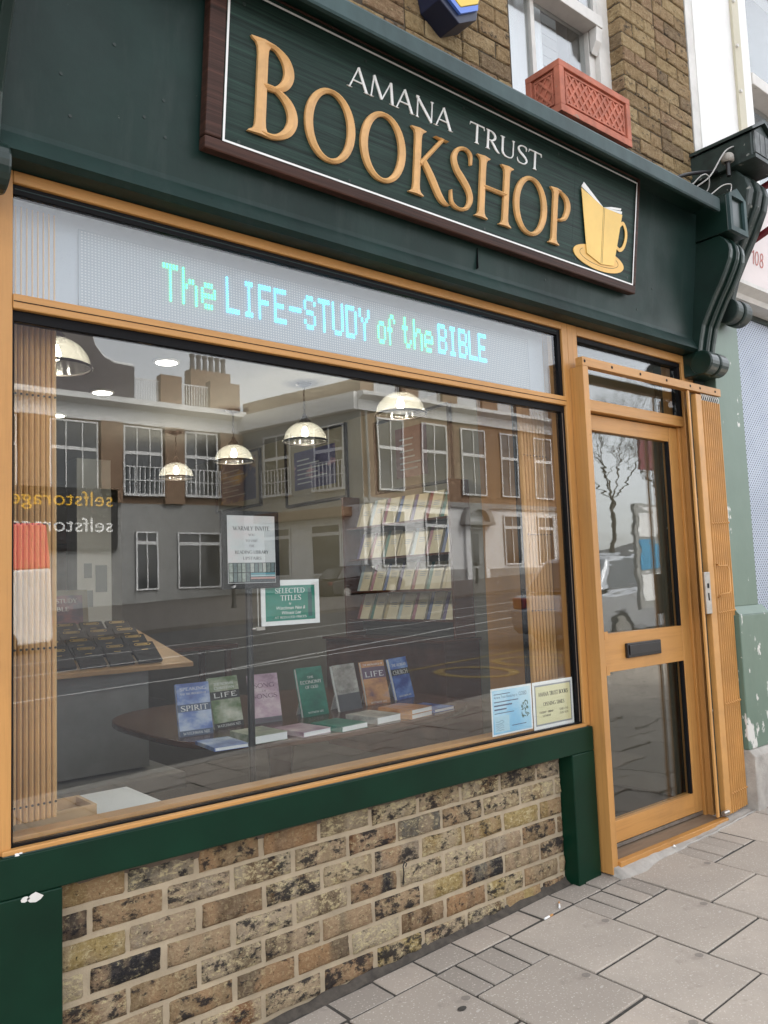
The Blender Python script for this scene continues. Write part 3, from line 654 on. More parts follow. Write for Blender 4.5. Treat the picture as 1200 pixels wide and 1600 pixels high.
uu('window_pane', 2.80, 3.0745, .048, .052, 4.301, 5.6, mat='up_glass', bv=0); uu('window_pane', 3.1055, 3.554, .048, .052, 4.301, 5.6, mat='up_glass', bv=0)
M['net'] = pm('white_net_curtain', (.82, .83, .85), .9, .05, 3)
cur = MB(); cv = []
for i in range(25):
    x = 2.78 + .50 * i / 24; y = .17 + .012 * math.sin(i * 1.3); cv += [(x, y, 3.42), (x, y, 5.6)]
cur.add(cv, [(2 * i, 2 * i + 2, 2 * i + 3, 2 * i + 1) for i in range(24)])
tag(obj('net_curtain', cur, M['net'], smooth=True), 'white net curtain behind the upstairs sash window', 'curtain')
blind = MB()
for k in range(16): blind.box(3.30, 3.45, .20, .203, 3.5 + k * .06, 3.553 + k * .06)
obj('shutter_slats', blind, M['grey_paint'], uwn)
# room shell upstairs + downstairs
struct('upstairs_room', MB().box(2.2, 4.3, 2.6, 2.7, 3.42, 6.0).box(2.2, 2.3, .3, 2.6, 3.42, 6.0).box(4.25, 4.35, .3, 2.6, 3.42, 6.0).box(2.2, 4.35, .3, 2.7, 6.0, 6.1).box(2.2, 4.35, .31, 2.7, 3.41, 3.419), M['grey_paint'])
obj('roof', B(-.6, 4.36, -.05, 9, 7.0, 7.2), M['ndark'], shop)
struct('interior_floor', B(-.6, 4.30, .16, 8.3, -.05, .10), M['int_floor'])
struct('ceiling', B(-.6, 4.30, .16, 8.3, 2.80, 2.95), M['ceil'])
struct('interior_wall_right', B(4.30, 4.42, .16, 8.3, .10, 2.80), M['int_wall'])
struct('interior_wall_left', B(-.7, -.6, .16, 8.3, -.05, 2.95), M['int_wall'])
struct('interior_wall_back', B(-.6, 4.30, 8.3, 8.4, -.05, 2.95), M['int_wall'])
obj('window_board', B(-.6, 3.126, .112, .16, .10, .66), M['int_wall'], shop)
obj('front_wall', MB().box(-.6, .50, .17, .3, .66, 2.80).box(-.6, 4.3, .17, .3, 2.56, 2.799), M['int_wall'], shop)
obj('side_lining', MB().box(3.14, 3.165, .13, .62, .10, 2.798), M['orange2'], shop)
obj('door_mat', B(3.2, 4.2, .3, 1.2, .1005, .112), M['int_floor'], shop)

# ================================================================== SIGN
sign = thing('shop_sign', 'dark green woodgrain bookshop sign with raised gold letters in maroon frame', 'sign', (2.35, -.12, 2.743))
ta = math.atan(.127); SV = (0, -math.sin(ta), math.cos(ta))
SF = frame((0, -.12, 2.743), (1, 0, 0), SV)
def sbox(nm, u0, u1, v0, v1, w0, w1, mat, par=sign, bv=0.0):
    mb = MB(); mb.M = SF; mb.box(u0, u1, v0, v1, w0, w1); return obj(nm, mb, mat, par, bevel=bv)
sbox('panel', 1.238, 3.022, .042, .560, -.04, -.003, M['sign_green'])
sbox('panel', 3.0225, 3.500, .042, .560, -.04, -.0028, M['sign_green'])
sbox('frame_rail', 1.178, 3.528, .0, .0415, -.04, .004, M['sign_maroon'], bv=.006)
sbox('frame_rail', 1.178, 3.528, .5605, .5655, -.04, .004, M['sign_maroon'], bv=.006)
sbox('frame_stile', 1.178, 1.2375, .0417, .5603, -.04, .004, M['sign_maroon'], bv=.006)
sbox('frame_stile', 3.5005, 3.528, .0417, .5603, -.04, .004, M['sign_maroon'], bv=.006)
for a in ((1.238, 3.500, .038, .0445), (1.238, 3.500, .5365, .543)): sbox('border_line', *a, .0045, .0055, M['white_letter'])
for a in ((1.238, 1.2455, .0446, .5364), (3.4935, 3.500, .0446, .5364)): sbox('border_line', *a, .0045, .0055, M['white_letter'])
def letter(ch, u0, u1, v0, v1, mat, rh, e, w0=-.003):
    adv, st = GL[ch]; xs = []
    for path, wid in st:
        for i, p in enumerate(path): xs += [p[0] - wid[i] * .5, p[0] + wid[i] * .5]
    a, b = min(xs), max(xs); k = (u1 - u0) / (b - a); h = v1 - v0; mb = MB(); mb.M = SF
    for i, (path, wid) in enumerate(st):
        sc = min(k, h) if ch != 'O' else (k + h) / 2
        mb.stroke([(u0 + (p[0] - a) * k, v0 + p[1] * h) for p in path], [w * sc for w in wid], rh, e + i * 2e-4, w0)
    return obj('letter', mb, mat, sign)
for ch, a, b, c, d in (('B', 1.325, 1.515, .10, .408), ('O', 1.545, 1.760, .092, .346), ('O', 1.786, 2.0, .092, .346), ('K', 2.018, 2.235, .094, .343), ('S', 2.238, 2.365, .094, .346), ('H', 2.378, 2.602, .096, .345), ('O', 2.612, 2.827, .096, .348), ('P', 2.842, 2.988, .098, .343)):
    letter(ch, a, b, c, d, M['gold'], .007, .011)
def word(s, u0, u1, v0, v1, mat):
    k = (u1 - u0) / text_width(s); x = u0
    for ch in s:
        adv, st = GL[ch]; mb = MB(); mb.M = SF
        for i, (path, wid) in enumerate(st): mb.stroke([(x + p[0] * k, v0 + p[1] * (v1 - v0)) for p in path], [w * (v1 - v0) * 1.05 for w in wid], .001, .004 + i * 1e-4, -.003)
        if st: obj('letter', mb, mat, sign)
        x += adv * k
word('AMANA', 1.722, 2.24, .388, .468, M['white_letter']); word('TRUST', 2.335, 2.785, .388, .466, M['white_letter'])
M['cup'] = pm('pale_gold_print', (.80, .53, .14), .42, .10, 5); M['cup2'] = pm('pale_gold_print_deep', (.76, .46, .12), .42, .10, 5); M['ink'] = pm('thin_brown_ink', (.12, .07, .03), .6, .1, 5)
def spoly(nm, poly, w0, w1, mat, par):
    mb = MB(); mb.M = SF; mb.prism(poly, 'z', w0, w1); return obj(nm, mb, mat, par)
emb = spoly('book_cup_emblem', [(3.062, .398), (3.233, .352), (3.232, .085), (3.124, .112)], .004, .0062, M['cup'], sign)
spoly('book_cover', [(3.2345, .352), (3.385, .355), (3.335, .098), (3.2335, .085)], .004, .0062, M['cup'], emb)
el_ = lambda cx, cy, rx, ry, n=36: [(cx + rx * math.cos(i * 2 * math.pi / n), cy + ry * math.sin(i * 2 * math.pi / n)) for i in range(n)]
spoly('saucer', el_(3.226, .108, .196, .054), -.002, .0015, M['cup2'], emb)
mbs = MB(); mbs.M = SF
mbs.stroke([(3.226 + .150 * math.cos(g * .1745), .112 + .036 * math.sin(g * .1745)) for g in range(15, 40)], [.0022] * 25, 0, .0004, .0016)
mbs.stroke([(3.2335, .35), (3.2328, .09)], [.002] * 2, 0, .0004, .0063); mbs.stroke([(3.243, .349), (3.242, .09)], [.002] * 2, 0, .0004, .0063)
obj('ink_line', mbs, M['ink'], emb)
hd = MB(); hd.M = SF; hp, hw = curve([(3.372, .300, .016), (3.400, .318, .017), (3.425, .29, .018), (3.428, .25, .018), (3.41, .205, .018), (3.38, .185, .017), (3.35, .197, .014)]); hd.stroke(hp, hw, 0, .003, .0)
obj('cup_handle', hd, M['cup2'], emb)
for pl in ([(3.075, .418), (3.082, .43), (3.232, .356), (3.226, .354)], [(3.066, .405), (3.073, .418), (3.225, .357), (3.218, .356)], [(3.238, .354), (3.30, .372), (3.378, .385), (3.375, .375), (3.30, .362)], [(3.245, .353), (3.31, .362), (3.385, .372), (3.383, .358)]): spoly('page', pl, .0, .0035 + random.random() * .0004, M['white_letter'], emb)
for u, v in ((1.30, .50), (1.30, .055), (1.80, .505), (2.30, .505), (2.90, .505), (1.75, .058), (2.45, .058), (3.05, .505), (3.05, .07), (3.46, .07)):
    sw = MB(); sw.M = SF; sw.disc((u, v, -.003), .006, (0, 0, 1), 10, .0015); obj('screw', sw, M['ndark'], sign)

# ================================================================== LED DISPLAY
led = thing('led_display', 'long LED message display behind the pane above the shop window', 'display', (1.9, .12, 2.2))
M['ledpanel'] = pm('led_panel_face', (.22, .25, .29), .5, .04, 3); M['leddot'] = pm('led_unlit_dot', (.42, .44, .47), .4, .02, 3)
M['ledbox'] = pm('led_housing_white', (.30, .33, .38), .5, .04, 3)
obj('housing', B(.655, 3.058, .10, .16, 2.203, 2.555), M['ledbox'], led)
obj('panel', B(.86, 2.95, .094, .0995, 2.235, 2.475), M['ledpanel'], led)
dots = MB(); pz = .0093; px_ = .0105
for i in range(198):
    for k in range(25):
        x = .868 + i * px_; z = 2.242 + k * pz; dots.add([(x, .0935, z), (x + .0045, .0935, z), (x + .0045, .0935, z + .004), (x, .0935, z + .004)], [(0, 1, 2, 3)])
obj('unlit_pixel', dots, M['leddot'], led, kind='stuff')
F57 = {'T': '1111100100001000010000100001000010 0'.replace(' ', ''), 'h': '10000100001011011001100011000110001', 'e': '00000000000111010001111111000001110', 'L': '10000100001000010000100001000011111', 'I': '01110001000010000100001000010001110', 'F': '11111100001000011110100001000010000', 'E': '11111100001000011110100001000011111', '-': '00000000000000011111000000000000000', 'S': '01110100011000001110000011000101110', 'U': '10001100011000110001100011000101110', 'D': '11110100011000110001100011000111110', 'Y': '10001100010101000100001000010000100', 'o': '00000000000111010001100011000101110', 'f': '00110010010100011100010000100001000', 't': '01000010001110001000010000100100110', 'B': '11110100011000111110100011000111110', ' ': '0' * 35}
F57['T'] = '11111' + '00100' * 6
def led_word(s, x0, x1, z0, mat):
    mb = MB(); cw = (x1 - x0) / (len(s) * 6 - 1); ph = .0183
    for c, ch in enumerate(s):
        for q, b in enumerate(F57[ch]):
            if b != '1': continue
            x = x0 + (c * 6 + q % 5) * cw; z = z0 + (6 - q // 5) * ph
            for dz in (0, ph / 2): mb.box(x + cw * .28, x + cw * .72, .089, .0928, z + dz + .0018, z + dz + ph / 2 - .0018)
    return obj('lit_pixels', mb, mat, led)
M['led_g'] = emit('led_green', (.03, 1.0, .34), .8); M['led_b'] = emit('led_cyan', (.04, .66, 1.0), .95)
led_word('The', 1.130, 1.325, 2.303, M['led_g']); led_word('LIFE-STUDY', 1.362, 1.996, 2.305, M['led_b']); led_word('of', 2.035, 2.128, 2.308, M['led_g']); led_word('the', 2.165, 2.335, 2.312, M['led_g']); led_word('BIBLE', 2.365, 2.66, 2.318, M['led_b'])

# ================================================================== GATES
dg = thing('folding_security_gate', 'ochre folding security gate bunched up beside the shop door', 'gate', (4.25, -.06, .1))
obj('top_rail', B(3.128, 4.392, -.075, -.035, 2.338, 2.381), M['orange_h'], dg, bevel=.002)
obj('side_post', B(3.128, 3.169, -.0745, -.0005, .045, 2.3375), M['orange'], dg, bevel=.002)
for x in (3.145, 3.36, 3.60, 3.84, 4.07, 4.17, 4.33): obj('bolt_hole', MB().disc((x, -.0752, 2.36), .0075, (0, -1, 0), 10, .0008), M['gasket'], dg)
obj('lead_stile', B(4.12, 4.178, -.075, -.04, .10, 2.325), M['gateslat'], dg, bevel=.003)
for i in range(9):
    x = 4.187 + i * .0212
    obj('slat', MB().prism([(x, -.066), (x + .003, -.078), (x + .0075, -.078), (x + .0105, -.066), (x + .0105, -.05), (x, -.05)], 'z', .10 + .002 * i, 2.295), M['gateslat'], dg)
    obj('hanger', MB().tube([(x + .006, -.066, 2.296), (x + .012, -.07, 2.315), (x + .006, -.064, 2.335)], .003, 6), M['metal'], dg)
for z in (1.62, 1.14, .66, .20):
    for i in range(9): obj('rivet', MB().lathe([(.0001, .006), (.004, .004), (.0055, 0), (.004, -.004), (.0001, -.006)], (4.187 + i * .0212 + .008, -.079, z + .001 * i), 8), M['gateslat'], dg)
obj('slat_gap_shade', B(4.18, 4.385, -.049, -.04, .11, 2.29), M['gasket'], dg)  # dark sheet added to stand for the shade between the slats
obj('guide_bar', B(4.045, 4.062, -.072, -.06, .105, 2.335), M['gateslat'], dg, bevel=.002)
obj('guide_bar', B(4.095, 4.112, -.05, -.03, .105, 2.335), M['ndark'], dg, bevel=.002)
lk = obj('lock_case', B(4.065, 4.118, -.083, -.05, 1.14, 1.36), M['metal'], dg, bevel=.003)
obj('keyhole', MB().box(4.086, 4.097, -.0842, -.083, 1.21, 1.25).box(4.083, 4.100, -.0842, -.083, 1.275, 1.30), M['gasket'], lk)
obj('pull_handle', MB().tube([(4.20, -.08, 1.40), (4.19, -.10, 1.39), (4.235, -.12, 1.39), (4.25, -.12, 1.37), (4.25, -.12, 1.26), (4.235, -.12, 1.245), (4.195, -.10, 1.24), (4.19, -.08, 1.22)], .0045, 8), M['gateslat'], dg, smooth=True)
obj('side_arm', MB().tube([(4.385, -.06, .92), (4.392, -.075, .90), (4.400, -.075, .62), (4.39, -.06, .60)], .006, 8), M['gateslat'], dg, smooth=True)
obj('floor_roller', MB().tube([(4.09, -.075, gz(4.1) + .035), (4.14, -.075, gz(4.1) + .035)], .012, 10), M['metal'], dg)
def inner_gate(lbl, x0, n, p, z0, z1, y, dx, dy, mat):
    g = thing('inner_folding_gate', lbl, 'gate', (x0, y, z0))
    for i in range(n):
        x = x0 + i * p * dx; yy = y + i * p * dy
        obj('slat', MB().prism([(x, yy + .02), (x + .002, yy + .004), (x + p * .42, yy - .004), (x + p * .84, yy + .004), (x + p * .86, yy + .02)], 'z', z0, z1), mat, g)
    for z in (.78, 1.21, 1.565, 1.94):
        for i in range(n): obj('rivet', MB().disc((x0 + i * p * dx + p * .43, y + i * p * dy - .004, z), .0035, (0, -1, 0), 8, .002), M['darkmetal'], g)
    obj('back_plate', B(x0 - .02, x0 + n * p * dx + .001, y + n * p * max(dy, 0) + .03, y + n * p * max(dy, 0) + .036, z0, z1), M['gasket'], g)
    return g
inner_gate('ochre slatted gate folded inside the left end of the window', .672, 8, .0158, .736, 2.50, .10, 1, 0, M['slat_in'])
inner_gate('ochre slatted gate folded inside the right end of the window', 2.955, 8, .0225, .736, 2.50, .17, 1, 0.0, M['gateslat'])

# ================================================================== THINGS ON THE FACADE
pl = thing('window_box', 'terracotta window box with lattice panels on the ledge above the sign', 'planter', (3.13, -.14, 3.36))
PX0, PX1, PY0, PY1, PZ0, PZ1 = 2.862, 3.402, -.24, -.045, 3.41, 3.652
obj('trough', MB().box(PX0 + .012, PX1 - .012, PY0 + .012, PY1, PZ0, PZ1 - .004), M['terracotta'], pl)
def lattice_panel(u0, u1, v0, v1, Mx, nm):
    o = MB(); o.M = Mx
    for a in ((u0, u1, v1 - .03, v1), (u0, u1, v0, v0 + .034)): o.box(*a, 0, .0125)
    for a in ((u0, u0 + .032, v0 + .034, v1 - .03), (u1 - .032, u1, v0 + .034, v1 - .03)): o.box(*a, 0, .0125)
    a0, a1, b0, b1 = u0 + .045, u1 - .045, v0 + .047, v1 - .043
    for a in ((a0, a1, b1 - .008, b1), (a0, a1, b0, b0 + .008)): o.box(*a, 0, .008)
    for a in ((a0, a0 + .008, b0 + .008, b1 - .008), (a1 - .008, a1, b0 + .008, b1 - .008)): o.box(*a, 0, .008)
    obj(nm, o, M['terracotta'], pl, bevel=.002)
    h = b1 - b0; L = a1 - a0; st = .048; k = -int(h / st) - 1; la = MB(); la.M = Mx; sl = 1.25
    def clip(x0, y0, x1, y1):
        t0, t1 = 0., 1.; dx, dy = x1 - x0, y1 - y0
        for p, q in ((-dx, x0 - a0), (dx, a1 - x0), (-dy, y0 - b0), (dy, b1 - y0)):
            if abs(p) < 1e-9:
                if q < 0: return None
            else:
                t = q / p
                if p < 0: t0 = max(t0, t)
                else: t1 = min(t1, t)
        return None if t0 >= t1 else ((x0 + dx * t0, y0 + dy * t0), (x0 + dx * t1, y0 + dy * t1))
    for i in range(-8, int(L / st) + 9):
        for d, e in ((1, .005), (-1, .0053)):
            c = clip(a0 + i * st, b0, a0 + i * st + d * h / sl, b1)
            if c: la.stroke([c[0], c[1]], [.010, .010], .0008, e)
    obj('lattice', la, M['terracotta'], pl)
lattice_panel(0, PX1 - PX0, 0, PZ1 - PZ0, frame((PX0, PY0 + .012, PZ0), (1, 0, 0), UP), 'front_frame')
lattice_panel(0, PY1 - PY0, 0, PZ1 - PZ0, frame((PX0 + .012, PY1, PZ0), (0, -1, 0), UP), 'side_frame')
for fx in (PX0 + .03, PX1 - .10): obj('foot', B(fx, fx + .07, PY0 + .03, PY1, 3.385, PZ0 - .0005), M['terracotta'], pl)
M['leaf'] = pm('small_leaf', (.07, .14, .04), .5, .3, 20)
wd = MB(); rr = random.Random(2)
for k in range(14):
    a = rr.uniform(0, 6.28); h = rr.uniform(.0, .07); r = rr.uniform(.008, .025); c = Vector((3.155 + r * math.cos(a), -.10 + r * math.sin(a), 3.655 + h)); s = .009
    wd.add([c + Vector((math.cos(a) * s * .5, math.sin(a) * s * .5, .002)), c + Vector((-math.sin(a) * s * .45, math.cos(a) * s * .45, s * .5)), c + Vector((math.cos(a) * s * 1.6, math.sin(a) * s * 1.6, s * .8)), c + Vector((math.sin(a) * s * .45, -math.cos(a) * s * .45, s * .5))], [(0, 1, 2, 3)])
wdo = thing('weed', 'small green weed sprouting from the terracotta window box', 'plant', (3.155, -.10, 3.64))
obj('stem', MB().tube([(3.155, -.10, 3.63), (3.152, -.10, 3.70), (3.157, -.10, 3.735)], .0018, 5), M['leaf'], wdo); obj('leaves', wd, M['leaf'], wdo)
ab = thing('alarm_box', 'yellow and blue burglar alarm box on the brick wall above the sign', 'alarm', (2.25, UY, 3.56))
M['alarm_y'] = pm('alarm_yellow', (.75, .52, .06), .35, .03, 5); M['alarm_b'] = pm('alarm_blue', (.10, .20, .62), .35, .03, 5); M['alarm_n'] = pm('alarm_navy', (.010, .016, .045), .4, .1, 5)
hx = [(2.145, 3.59), (2.235, 3.545), (2.345, 3.60), (2.385, 3.75), (2.36, 3.90), (2.13, 3.90), (2.105, 3.74)]
hx = [(2.315 + (x - 2.235) * .85, 3.62 + (z - 3.53) * .85) for x, z in [(2.235, 3.53), (2.36, 3.60), (2.40, 3.78), (2.36, 3.92), (2.11, 3.92), (2.07, 3.78), (2.11, 3.60)]]
obj('case', MB().prism([(x, z) for x, z in hx], 'y', UY - .115, UY), M['alarm_n'], ab, bevel=.004)
AC = lambda x, z: (2.315 + x * .85, 3.62 + z * .85)
obj('yellow_cover', MB().prism([AC(0, .075), AC(.123, .145), AC(.163, .25), AC(.123, .39), AC(-.123, .39), AC(-.163, .25), AC(-.123, .145)], 'y', UY - .13, UY - .1155), M['alarm_y'], ab, bevel=.003)
obj('blue_band', MB().prism([AC(0, .042), AC(.122, .112), AC(.125, .142), AC(0, .072), AC(-.125, .142), AC(-.122, .112)], 'y', UY - .128, UY - .1157), M['alarm_b'], ab)
# cables and light sensor on the corner
M['cable_w'] = pm('white_cable', (.42, .41, .39), .5, .2, 8); M['cable_k'] = pm('black_cable', (.012, .012, .013), .5, .2, 8)
def cable(lbl, pts, r, mat): return tag(obj('cable', MB().tube(cat(pts, 6), r, 7), M[mat], smooth=True), lbl, 'cable')
cable('white cable rising from the cornice end to the dark neighbouring bracket', [(4.02, -.22, 3.37), (4.06, -.20, 3.42), (4.10, -.26, 3.47), (4.20, -.30, 3.62), (4.34, -.30, 3.70)], .004, 'cable_w')
cable('white cable loop lying on the end of the green cornice', [(3.95, -.20, 3.36), (4.0, -.26, 3.44), (4.06, -.27, 3.45), (4.10, -.24, 3.40), (4.05, -.20, 3.36), (4.0, -.18, 3.40), (4.08, -.17, 3.46)], .0032, 'cable_w')
cable('short white cable looped over the green bracket head', [(4.06, -.27, 3.345), (4.12, -.31, 3.40), (4.17, -.33, 3.415), (4.18, -.33, 3.40), (4.165, -.33, 3.37)], .0032, 'cable_w')
cable('black cable bundle running off the brick corner', [(3.86, -.10, 3.39), (3.95, -.16, 3.46), (4.1, -.18, 3.52), (4.3, -.20, 3.58)], .010, 'cable_k')
cable('thin black cable from the brick edge to the window box', [(2.70, -.12, 3.39), (2.77, -.16, 3.44), (2.83, -.16, 3.43), (2.87, -.10, 3.40)], .004, 'cable_k')
ls = thing('light_sensor', 'small round grey dusk sensor among the cables by the brick corner', 'sensor', (4.25, -.29, 3.5))
obj('stem', MB().lathe([(.012, 0), (.012, .07), (.02, .08)], (4.245, -.29, 3.50), 12), M['black'], ls); obj('cap', MB().lathe([(.0001, .125), (.026, .122), (.033, .112), (.033, .082), (.02, .078)], (4.245, -.29, 3.50), 16), M['concrete'], ls, smooth=True)

# ================================================================== NEIGHBOUR ON THE RIGHT
nb = thing('neighbour_building', 'white painted neighbouring building with perforated shutter and green pilaster', 'building', (6.5, 0, .1))
def nn(nm, *a, mat='white_paint', bv=0.0, par=None): return obj(nm, B(*a), M[mat], par or nb, bevel=bv)
nn('upper_wall', 4.44, 5.13, -.055, .3, 3.72, 7.0); nn('upper_wall', 5.13, 6.4, -.055, .3, 5.6, 7.0); nn('upper_wall', 6.4, 9.5, -.055, .3, 3.72, 7.0)
nn('edge_strip', 4.362, 4.4395, -.05, .3, 3.62, 7.0, mat='white_old'); nn('render_strip', 4.905, 4.99, -.072, -.0555, 3.8, 7.0, mat='cream')
for k in range(6): obj('fixing', MB().disc((4.925, -.0725, 4.05 + .30 * k), .011, (0, -1, 0), 8, .012), M['white_old'], nb)
w2 = nn('upper_window', 5.131, 5.19, .0, .2, 3.80, 5.6, bv=.004)
nn('meeting_rail', 5.1905, 6.34, -.04, .12, 4.52, 4.60, bv=.004, par=w2, mat='white_old'); nn('frame_jamb', 6.34, 6.4, .0, .2, 3.8, 5.6, par=w2); nn('sash_stile', 5.1905, 5.24, .04, .1, 4.6, 5.6, par=w2, mat='white_old')
nn('window_pane', 5.1905, 6.34, .09, .095, 3.8, 4.52, par=w2, mat='nb_glass'); nn('window_pane', 5.24, 6.34, .06, .065, 4.6, 5.6, par=w2, mat='nb_glass')
nn('blind', 5.14, 6.39, .24, .25, 3.8, 5.6, par=w2, mat='dim_blind')
nn('roof', 4.362, 9.5, -.05, 9, 7.0, 7.2, mat='ndark')
nf = obj('fascia', MB().prism([(-.10, 3.06), (-.16, 3.62), (.25, 3.62), (.25, 3.06)], 'x', 4.50, 9.5), pm('pinkish_white_fascia', (.70, .62, .60), .5, .05, 4), nb)
obj('fascia_soffit', MB().prism([(-.13, 3.035), (-.13, 3.058), (.2, 3.058), (.2, 2.98), (-.06, 2.98), (-.075, 3.005)], 'x', 4.50, 9.5), M['white_old'], nb)
obj('soffit_gap_shade', B(4.70, 9.5, .05, .2, 2.945, 2.979), M['ndark'], nb)  # dark strip standing for the shaded gap between shutter and soffit
Mn = frame((4.79, -.116, 3.195), (1, 0, 0), (0, -.107, 1))
def sans(s, strokes): pass
num = MB(); num.M = Mn
num.stroke([(.015, .065), (.035, .085), (.035, .0)], [.008] * 3, 0, .0006); q0 = [(.075 + .02 * math.cos(g * .314), .0425 + .04 * math.sin(g * .314)) for g in range(21)]
num.stroke(q0, [.008] * 21, 0, .0007); num.stroke([(.135 + .016 * math.cos(g * .314), .064 + .019 * math.sin(g * .314)) for g in range(21)], [.008] * 21, 0, .0006); num.stroke([(.135 + .02 * math.cos(g * .314), .022 + .021 * math.sin(g * .314)) for g in range(21)], [.008] * 21, 0, .0008)
obj('house_number', num, pm('faded_red_lettering', (.50, .13, .10), .5, .1, 10), nb, label='faded red number 108')
ps = obj('pilaster', B(4.365, 4.66, -.065, .22, 1.165, 3.0), M['pil'], nb, bevel=.004)
obj('pilaster_moulding', MB().prism([(-.065, 1.165), (-.105, 1.12), (.2, 1.12), (.2, 1.165)], 'x', 4.36, 4.70), M['pil'], nb)
obj('pilaster_base', B(4.355, 4.72, -.105, .22, .40, 1.1195), M['pil'], nb, bevel=.005)
obj('pilaster_plinth', MB().prism([(-.105, .3995), (-.135, .37), (-.135, -.1), (.2, -.1), (.2, .3995)], 'x', 4.352, 4.76), M['concrete'], nb, bevel=.006)
# perforated shutter: solid sheet, dark of its holes painted into the colour (node mask)
def perf_sheet():
    n = NT('perforated_steel'); sx = n.n.new('ShaderNodeSeparateXYZ'); n.L(n.tc.outputs['Object'], sx.inputs[0]); P = .0285
    def cell(ox, oz):
        a = n.math('ADD', n.math('FRACT', n.math('ADD', n.math('DIVIDE', sx.outputs['X'], P), ox)), -.5); b = n.math('ADD', n.math('FRACT', n.math('ADD', n.math('DIVIDE', sx.outputs['Z'], P), oz)), -.5)
        return n.math('SQRT', n.math('ADD', n.math('MULTIPLY', a, a), n.math('MULTIPLY', b, b)))
    d = n.math('MINIMUM', cell(0, 0), cell(.5, .5)); hole = n.math('LESS_THAN', d, .17)
    n.col(n.mix(hole, n.ramp(n.noise(2.5, 4, .6), [(.3, (.33, .375, .45)), (.7, (.42, .465, .54))]), (.02, .022, .028))); n.set(Roughness=.5, Metallic=.2); return n.m
sh = obj('perforated_shutter', B(4.66, 9.5, .06, .075, 1.10, 2.944), perf_sheet(), nb)
nn('shutter_sill', 4.70, 9.5, -.02, .2, 1.02, 1.099, mat='green'); nn('stall_panel', 4.70, 9.5, .10, .22, .05, .75, mat='white_paint'); nn('panel_band', 4.70, 9.5, .06, .21, .90, 1.019, mat='white_paint'); nn('panel_gap', 4.70, 9.5, .13, .2, .751, .899, mat='gasket'); nn('panel_post', 4.74, 4.78, .055, .099, .05, .899, mat='gasket')
nn('front_wall', 4.36, 9.5, .23, .3, -.1, 3.7, mat='ndark')
# neighbour bracket
nconsole = None
def ncons():
    x0, w, mat = 4.33, .24, M['ndark']
    pf = [(-.10, 2.86), (-.12, 2.93), (-.15, 3.02), (-.21, 3.13), (-.28, 3.25), (-.335, 3.36), (-.355, 3.44), (-.34, 3.50), (-.29, 3.56), (-.2, 3.585)]
    def shell(off, a, b): return MB().prism([(.05, 2.84)] + [(y + off, z) for y, z in pf] + [(.05, 3.585)], 'x', a, b)
    root = obj('bracket', shell(0, x0, x0 + .06), mat, nb, bevel=.008)
    obj('flute', shell(.016, x0 + .06, x0 + .10), mat, root); obj('rib', shell(-.006, x0 + .10, x0 + .15), mat, root, bevel=.01); obj('flute', shell(.016, x0 + .15, x0 + .19), mat, root); obj('rib', shell(0, x0 + .19, x0 + w), mat, root, bevel=.008)
    sc = MB()
    for a, b, r in ((4.40, 4.47, .070), (4.47, 4.485, .058), (4.485, 4.56, .075)): sc.prism([(-.14 + r * math.cos(g * .2618), 2.82 + r * math.sin(g * .2618)) for g in range(24)], 'x', a, b)
    obj('scroll', sc, mat, root, bevel=.008)
    xa, xb, za, zb, zc, y1 = 4.30, 4.57, 3.59, 3.72, 3.80, -.40
    obj('head_block', MB().prism([(xa, za), (xb, za), (xb, zb), ((xa + xb) / 2, zc), (xa, zb)], 'y', y1, .05), mat, root, bevel=.005)
    obj('head_roof', MB().prism([(xa - .015, zb + .004), ((xa + xb) / 2, zc + .006), (xb + .015, zb + .004), (xb + .015, zb + .022), ((xa + xb) / 2, zc + .026), (xa - .015, zb + .022)], 'y', y1 - .02, .05), mat, root)
    for k in range(4): obj('board', B(xa + .02 + k * .06, xa + .072 + k * .06, y1 - .012, y1 - .0005, za + .02, zb + .01), pm('weathered_grey_board%d' % k, (.13, .14, .14), .7, .5, 14, .3, 40), root)
    obj('head_ledge', B(xa - .01, xb + .01, y1 - .022, .04, za - .022, za - .0005), mat, root)
ncons()
obj('lead_apron', MB().prism([(-.06, 3.60), (-.10, 3.60), (-.06, 3.76)], 'x', 4.362, 4.44), M['lead'], nb)
M['red'] = pm('dark_red_paint', (.16, .014, .02), .4, .15, 8)
def bar(lbl, a, b):
    t = thing('awning_arm', lbl, 'awning arm', a); obj('arm', MB().tube([a, b], .022, 6), M['red'], t); obj('clamp', MB().lathe([(.024, -.02), (.026, 0), (.024, .02)], tuple(Vector(a) * .7 + Vector(b) * .3), 10), M['black'], t); return t
bar('upper dark red awning arm sticking out past the neighbouring bracket', (4.62, -.12, 3.506), (4.62, -.95, 3.664)); bar('lower dark red awning arm below the neighbouring bracket', (4.62, -.12, 3.219), (4.62, -.95, 3.50))

# ================================================================== INTERIOR
DY = math.radians(0)
# table
tb = thing('display_table', 'dark polished round ended table full of books behind the window', 'table', (2.4, 1.45, .10))
tp = []
for i in range(64):
    g = 2 * math.pi * i / 64; c, s_ = math.cos(g), math.sin(g); e = .62
    tp.append((2.50 + .87 * math.copysign(abs(c) ** e, c), 1.50 + .80 * math.copysign(abs(s_) ** e, s_)))
obj('table_top', MB().prism(tp, 'z', .670, .70), M['wood_dk'], tb, bevel=.008)
obj('pedestal', MB().lathe([(.30, .10), (.28, .13), (.08, .18), (.06, .4), (.09, .6), (.2, .669)], (2.42, 1.5, 0), 20), M['wood_dk'], tb, smooth=True)
def art(name, cols, rough=.3, scale=7, stretch=(1, 1, 1.6)):
    n = NT(name); n.col(n.ramp(n.noise(scale, 4, .6, stretch), [(.30 + .4 * i / (len(cols) - 1), c) for i, c in enumerate(cols)])); n.set(Roughness=rough); return n.m
